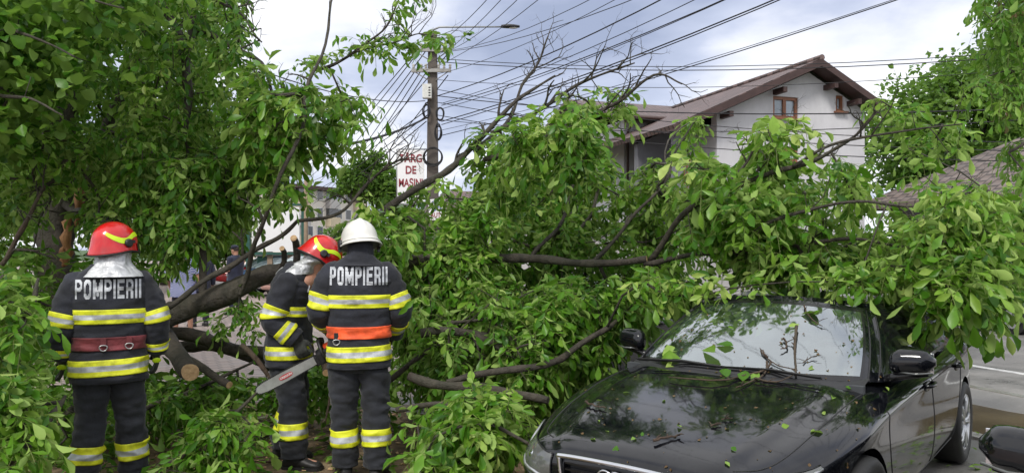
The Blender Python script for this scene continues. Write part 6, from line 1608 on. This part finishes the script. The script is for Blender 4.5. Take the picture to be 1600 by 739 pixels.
def head_m(pos, yaw=0, pitch=0, roll=0): return Matrix.Translation(pos) @ Matrix.Rotation(yaw, 4, 'Z') @ Matrix.Rotation(-pitch, 4, 'X') @ Matrix.Rotation(roll, 4, 'Y')
def joints(lean=0.0, sc=1.0, **k):
    J = dict(head=(0, .02, 1.66), neck=(0, -.01, 1.50), sh_l=(-.205, 0, 1.43), sh_r=(.205, 0, 1.43), el_l=(-.285, -.03, 1.14), el_r=(.285, -.03, 1.14), wr_l=(-.30, .05, .90), wr_r=(.30, .05, .90),
             hip_l=(-.095, 0, .88), hip_r=(.095, 0, .88), kn_l=(-.12, .02, .50), kn_r=(.12, .02, .50), an_l=(-.135, 0, .10), an_r=(.135, 0, .10), toe_l=(-.16, .17, .04), toe_r=(.16, .17, .04))
    J.update(k); J = {a: Vector(b) * sc if not isinstance(b, (Matrix, list, float)) else b for a, b in J.items()}
    if 'headm' not in J: J['headm'] = head_m(J['head'], k.get('hyaw', 0.0), k.get('hpitch', .12))
    J.setdefault('spine', [(Vector((0, 0, .95)) * sc, .14, .10), (Vector((0, 0, 1.12)) * sc, .13, .095), (Vector((0, .0, 1.30)) * sc, .155, .11), (Vector((0, 0, 1.42)) * sc, .14, .09)])
    J.setdefault('jacket', [(Vector((0, 0, z)) * sc, rx, ry) for z, rx, ry in ((.765, .232, .172), (.80, .236, .172), (.90, .230, .165), (.98, .222, .155), (1.06, .220, .152), (1.16, .236, .160), (1.28, .250, .168), (1.38, .248, .160), (1.45, .205, .130), (1.495, .135, .105), (1.53, .095, .09))])
    return J
# left firefighter, seen from behind
J1 = joints(hyaw=-.80, hpitch=.05, head=(.035, .03, 1.68), neck=(.02, -.01, 1.535), sh_l=(-.195, 0, 1.435), sh_r=(.20, 0, 1.435), el_l=(-.278, -.03, 1.15), el_r=(.292, -.03, 1.16), wr_l=(-.285, .05, .94), wr_r=(.295, .05, .95), kn_l=(-.115, .0, .50), kn_r=(.13, .03, .50), an_l=(-.15, -.02, .10), an_r=(.15, .05, .10), toe_l=(-.19, .14, .04), toe_r=(.18, .22, .04),
    jacket=[(Vector((0, 0, z)), rx, ry) for z, rx, ry in ((.765, .238, .175), (.80, .240, .175), (.90, .236, .168), (1.00, .222, .152), (1.06, .222, .152), (1.16, .240, .162), (1.30, .256, .170), (1.40, .255, .162), (1.48, .215, .135), (1.53, .145, .11), (1.565, .10, .095))])
firefighter('left firefighter in red helmet, silver neck flap and maroon belt seen from behind', (-2.785, 5.25, .015), R(26), J1,
    dict(seed=1, bands=[(.815, .925, .006), (1.165, 1.262, 0)], sleeve_bands=[(.44, .56), (.79, .90)], belt=(.985, 1.075, 'belt_maroon'), rings=[(-.03, -.005), (.125, 0)], text=('POMPIERII', 1.400, .130, .325, 0), leg_bands=(.62, .755), flap='aluminised', helmet='red', curl=.35, glove_mark=True))
# right firefighter with the white helmet, seen from behind
J3 = joints(hyaw=.35, hpitch=.22, head=(0, .06, 1.70), neck=(0, .0, 1.58), sh_l=(-.195, 0, 1.495), sh_r=(.195, 0, 1.495), el_l=(-.285, -.02, 1.22), el_r=(.295, -.01, 1.22), wr_l=(-.22, .24, 1.08), wr_r=(.25, .22, 1.03), hip_l=(-.10, 0, .91), hip_r=(.10, 0, .91), kn_l=(-.11, .03, .52), kn_r=(.12, .0, .52), an_l=(-.10, .05, .10), an_r=(.125, -.03, .10), toe_l=(-.13, .22, .04), toe_r=(.17, .14, .04),
    jacket=[(Vector((0, 0, z)), rx, ry) for z, rx, ry in ((.815, .222, .170), (.86, .224, .168), (.95, .220, .162), (1.04, .212, .152), (1.12, .216, .152), (1.22, .228, .160), (1.36, .242, .168), (1.46, .242, .160), (1.54, .20, .132), (1.59, .135, .105), (1.63, .095, .09))])
firefighter('firefighter in the middle in a white helmet and orange belt, seen from behind', (-1.115, 5.54, .015), R(10), J3,
    dict(seed=11, bands=[(.865, .975, .006), (1.248, 1.342, 0)], sleeve_bands=[(.38, .50), (.70, .82)], belt=(1.03, 1.115, 'belt_orange'), rings=[(-.155, -.045)], text=('POMPIERII', 1.478, .130, .335, 0), leg_bands=(.60, .72), flap='cloth', helmet='white', curl=.8))
# stooping firefighter with the chainsaw, facing right
J2 = joints(hpitch=.72, hyaw=.45, head=(0, .245, 1.60), neck=(0, .10, 1.53), sh_l=(-.195, .09, 1.41), sh_r=(.195, .05, 1.41), el_l=(-.24, .22, 1.13), el_r=(.235, -.045, 1.13), wr_l=(-.06, .36, 1.0), wr_r=(.19, .12, .99), hd_l=(.35, .1, -.75), hd_r=(.10, .35, -.75),
    hip_l=(-.095, -.02, .88), hip_r=(.095, -.02, .88), kn_l=(-.13, .0, .50), kn_r=(.12, .07, .50), an_l=(-.14, -.10, .10), an_r=(.13, .08, .10), toe_l=(-.17, .08, .04), toe_r=(.15, .27, .04),
    spine=[(Vector((0, 0, .93)), .14, .10), (Vector((0, .02, 1.10)), .13, .095), (Vector((0, .08, 1.28)), .155, .11), (Vector((0, .15, 1.42)), .14, .09)],
    jacket=[(Vector((0, y, z)), rx, ry) for z, y, rx, ry in ((.775, .0, .232, .158), (.81, .0, .234, .158), (.90, .0, .23, .155), (.99, .0, .222, .152), (1.08, .005, .222, .152), (1.17, .015, .234, .158), (1.30, .03, .245, .160), (1.39, .045, .242, .152), (1.46, .06, .205, .130), (1.51, .075, .14, .105), (1.55, .085, .095, .09))])
ff2 = firefighter('stooping firefighter in a red helmet facing right and holding a chainsaw', (-1.735, 5.92, .015), R(-93), J2,
    dict(seed=21, bands=[(.83, .93, .004), (1.17, 1.245, 0)], sleeve_bands=[(.40, .53), (.70, .84)], belt=None, rings=[], text=None, leg_bands=(.60, .73), flap='aluminised', helmet='red', curl=.95))
# name patch on his chest
k = MB(); k.box((.0, 0, 0), (.095, .006, .05), mat=Matrix.Translation((.15, .20, 1.37)) @ Matrix.Rotation(.35, 4, 'Z') @ Matrix.Rotation(-.25, 4, 'X')); k.obj('name_patch', 'letter_silver', ff2)
# ---- chainsaw
cs = thing('chainsaw', 'chainsaw with a long pale guide bar held by the stooping firefighter', 'chainsaw')
B0 = at(486, 566, 5.60); B1 = at(400, 612, 5.52); ax_ = (B1 - B0).normalized(); up = Vector((0, -.15, 1)); up = (up - ax_ * up.dot(ax_)).normalized(); sd_ = ax_.cross(up)
CM = Matrix((ax_, sd_, up)).transposed().to_4x4(); CM.translation = B0; L = (B1 - B0).length
mb = MB(); pr = [(-.08, .030), (0, .034), (L * .5, .040), (L * .82, .038), (L * .94, .030), (L * .985, .016), (L, 0)]
out = [(x, h) for x, h in pr] + [(x, -h) for x, h in reversed(pr[:-1])]; vs = [(x, -.002, z) for x, z in out] + [(x, .002, z) for x, z in out]; n = len(out)
mb.add(vs, [tuple(range(n)), tuple(reversed(range(n, 2 * n)))] + [(i, i + n, (i + 1) % n + n, (i + 1) % n) for i in range(n)], 0, False, CM); bar = mb.obj('guide_bar', 'saw_bar', cs)
mb = MB()
for i in range(n - 1):
    a, b = Vector((out[i][0], 0, out[i][1])), Vector((out[i + 1][0], 0, out[i + 1][1])); kk = max(1, int((b - a).length / .012))
    for q in range(kk): c = a.lerp(b, (q + .5) / kk); mb.box((0, 0, 0), (.009, .006, .009), mat=CM @ Matrix.Translation(c * 1.0 + Vector((0, 0, .003 if c.z > 0 else -.003))))
mb.obj('chain', 'black_plastic', bar)
def bar_face(vs, cx, dz, sx=1): return [CM @ Vector((cx - v[0], 0, v[1] + dz)) for v in vs]
# the visible face of the bar looks towards -sd or +sd: put print on the camera side
cside = -1 if (CM.to_3x3() @ Vector((0, -1, 0))).dot(Vector((0, -1, 0))) > 0 else 1
xr = -ax_ if ax_.x < 0 else ax_
PM = Matrix((xr, up.cross(xr) * -1, up)).transposed().to_4x4(); PM.translation = B0 + ax_ * L * .46 + sd_ * cside * .0032
mb = MB(); vs = [(.052 * math.cos(a) * (1 if abs(math.cos(a)) > .6 else 1.0), 0, .0165 * math.copysign(abs(math.sin(a)) ** .5, math.sin(a))) for a in np.linspace(0, 2 * math.pi, 28, endpoint=False)]
yd = (PM.to_3x3() @ Vector((0, 1, 0))).dot(Vector((0, -1, 0))); yo = .0012 if yd > 0 else -.0012
mb.add([(v[0], yo * .2, v[2]) for v in vs] + [(v[0], yo, v[2]) for v in vs], [tuple(range(28)), tuple(reversed(range(28, 56)))] + [(i, i + 28, (i + 1) % 28 + 28, (i + 1) % 28) for i in range(28)], 0, False, PM); mb.obj('badge', 'red_print', bar)
vs, fs = text_mesh('OREGON', .024, .0006, .92); v2 = [Vector((v[0], yo * 1.2, v[1])) for v in vs]; v3, f3 = thicken(v2, fs, (0, yo * .8, 0)); mb = MB(); mb.add(v3, f3, 0, False, PM); mb.obj('lettering', 'white_print', bar)
mb = MB(); mb.box((-.16, -.02, .01), (.20, .10, .105), bev=.02, mat=CM); mb.box((-.10, .03 * cside, .0), (.13, .045, .08), bev=.012, mat=CM); mb.obj('engine', 'black_plastic', cs)
mb = MB(); mb.box((-.19, -.02, .05), (.12, .085, .06), bev=.02, mat=CM); mb.box((-.30, -.02, -.02), (.06, .07, .06), bev=.015, mat=CM); mb.obj('cover', 'saw_orange', cs)
mb = MB(); mb.tube([CM @ Vector(p) for p in ((-.11, -.08, -.03), (-.11, -.09, .06), (-.12, -.06, .115), (-.12, .03, .115), (-.11, .06, .05), (-.11, .06, -.03))], .011, 8); mb.obj('front_handle', 'black_plastic', cs)
mb = MB(); mb.tube([CM @ Vector(p) for p in ((-.24, -.02, .055), (-.33, -.02, .06), (-.40, -.02, .02), (-.36, -.02, -.04), (-.25, -.02, -.045))], .014, 8); mb.obj('rear_handle', 'saw_orange', cs)
mb = MB(); mb.box((-.06, -.02, .10), (.012, .11, .06), bev=.004, mat=CM); mb.obj('hand_guard', 'black_plastic', cs)
# ---- police officer on the square, facing left
def civilian(label, loc, rz, J, top, trou, sleeves='long', shorts=False, cap=None, shoes='boot_leather', seed=0):
    root = thing('person', label, 'person', loc, rz); person_body(root, J, True, voxel=.014)
    T = Loft([(c, XA, YA, rx, ry) for c, rx, ry in J['jacket']], n=24, nu=36, p=2.3, wr=.006, fr=8, seed=seed); mb = MB(); T.mesh(mb, nv=36)
    for s in ('l', 'r'):
        S, E, Wp = (Vector(J[k + s]) for k in ('sh_', 'el_', 'wr_')); end = E if sleeves == 'short' else Wp
        P = [S.lerp(Vector(J['jacket'][-3][0]), .3), S, S.lerp(E, .5), S.lerp(E, .8)] + ([] if sleeves == 'short' else [E, E.lerp(Wp, .5), Wp]); limb_loft(P, [.06, .078, .068, .066] + ([] if sleeves == 'short' else [.062, .056, .05]), wr=.006, n=18, nu=22, seed=seed).mesh(mb, nv=26)
    sh = mb.obj('shirt', top, root); mb = MB(); hc = (Vector(J['hip_l']) + Vector(J['hip_r'])) / 2
    Loft([(hc + Vector((0, 0, .14)), XA, YA, .155, .112), (hc, XA, YA, .175, .125), (hc + Vector((0, 0, -.10)), XA, YA, .155, .11)], n=10, nu=32, wr=.005, seed=seed).mesh(mb, nv=10)
    for s in ('l', 'r'):
        Hh, K, A_ = (Vector(J[k + s]) for k in ('hip_', 'kn_', 'an_'))
        P = [Hh + Vector((0, 0, .03)), Hh.lerp(K, .5), Hh.lerp(K, .9)] + ([] if shorts else [K, K.lerp(A_, .5), A_]); limb_loft(P, [.10, .092, .088] + ([] if shorts else [.078, .07, .066]), wr=.008, n=20, nu=24, seed=seed).mesh(mb, nv=30)
        boot(J, s, root, .13 if shorts else .2, shoes)
    mb.obj('shorts' if shorts else 'trousers', trou, root); hm = J['headm']
    mb = MB(); mb.ell((0, -.012, .02), (.082, .098, .108), 18, 12, mat=hm); c = MB()
    vs = [v for v in mb.v]; keep = [f for f in mb.f if all((hm.inverted() @ Vector(mb.v[i])).y < .055 and (hm.inverted() @ Vector(mb.v[i])).z > -.05 for i in f)]; c.add(vs, keep); c.obj('hair', 'hair', root)
    for x in (-.03, .03): e = MB(); e.ell((x, .088, .012), (.012, .008, .008), 8, 6, mat=hm); e.obj('eye', 'white_print', root)
    if cap:
        mb = MB(); mb.tube([hm @ Vector(p) for p in ((0, -.005, .045), (0, -.005, .09), (0, -.008, .12), (0, -.01, .132))], [.094, .093, .075, .02], 20); cp_ = mb.obj('cap', cap, root)
        mb = MB(); mb.add([hm @ Vector((.085 * math.cos(a), .085 * math.sin(a) + (.075 * math.sin(a) if k else 0), .055 - k * .012)) for k in (0, 1) for a in np.linspace(.3, math.pi - .3, 12)], grid_faces(12, 2, False)); mb.obj('peak', cap, cp_)
    return root, sh, J
JP = joints(hpitch=.1, el_r=(.25, .02, 1.13), wr_r=(.16, .24, 1.10), el_l=(-.25, .02, 1.13), wr_l=(-.12, .25, 1.12))
po, sh, _ = civilian('police officer in navy uniform and cap standing on the square behind the fallen trunk', (at(368, 400, 19.6).x, 19.6, .01), R(72), JP, 'police_cloth', 'police_cloth', 'short', cap='police_cloth', seed=31)
k = MB(); k.ell((.30, .0, 1.34), (.008, .05, .06), 12, 8, mat=Matrix.Identity(4)); k.obj('arm_patch', 'belt_orange', sh)
k = MB(); Loft([(Vector((0, 0, .93)), XA, YA, .168, .125), (Vector((0, 0, .98)), XA, YA, .166, .122)], n=4, nu=30, wr=0).mesh(k, nv=4); k.obj('belt', 'rubber', po)
civilian('person in a blue checked shirt and shorts mostly hidden by the left tree', (at(286, 400, 14.6).x, 14.6, .01), R(10), joints(el_l=(-.30, .0, 1.14), wr_l=(-.26, .12, .95)), 'check_shirt', 'dark_shorts', 'short', True, seed=33)
civilian('person in dark clothes and black shoes beside the one in the checked shirt', (at(312, 400, 16.6).x, 16.6, .01), R(40), joints(), 'police_cloth', 'police_cloth', 'long', seed=35)
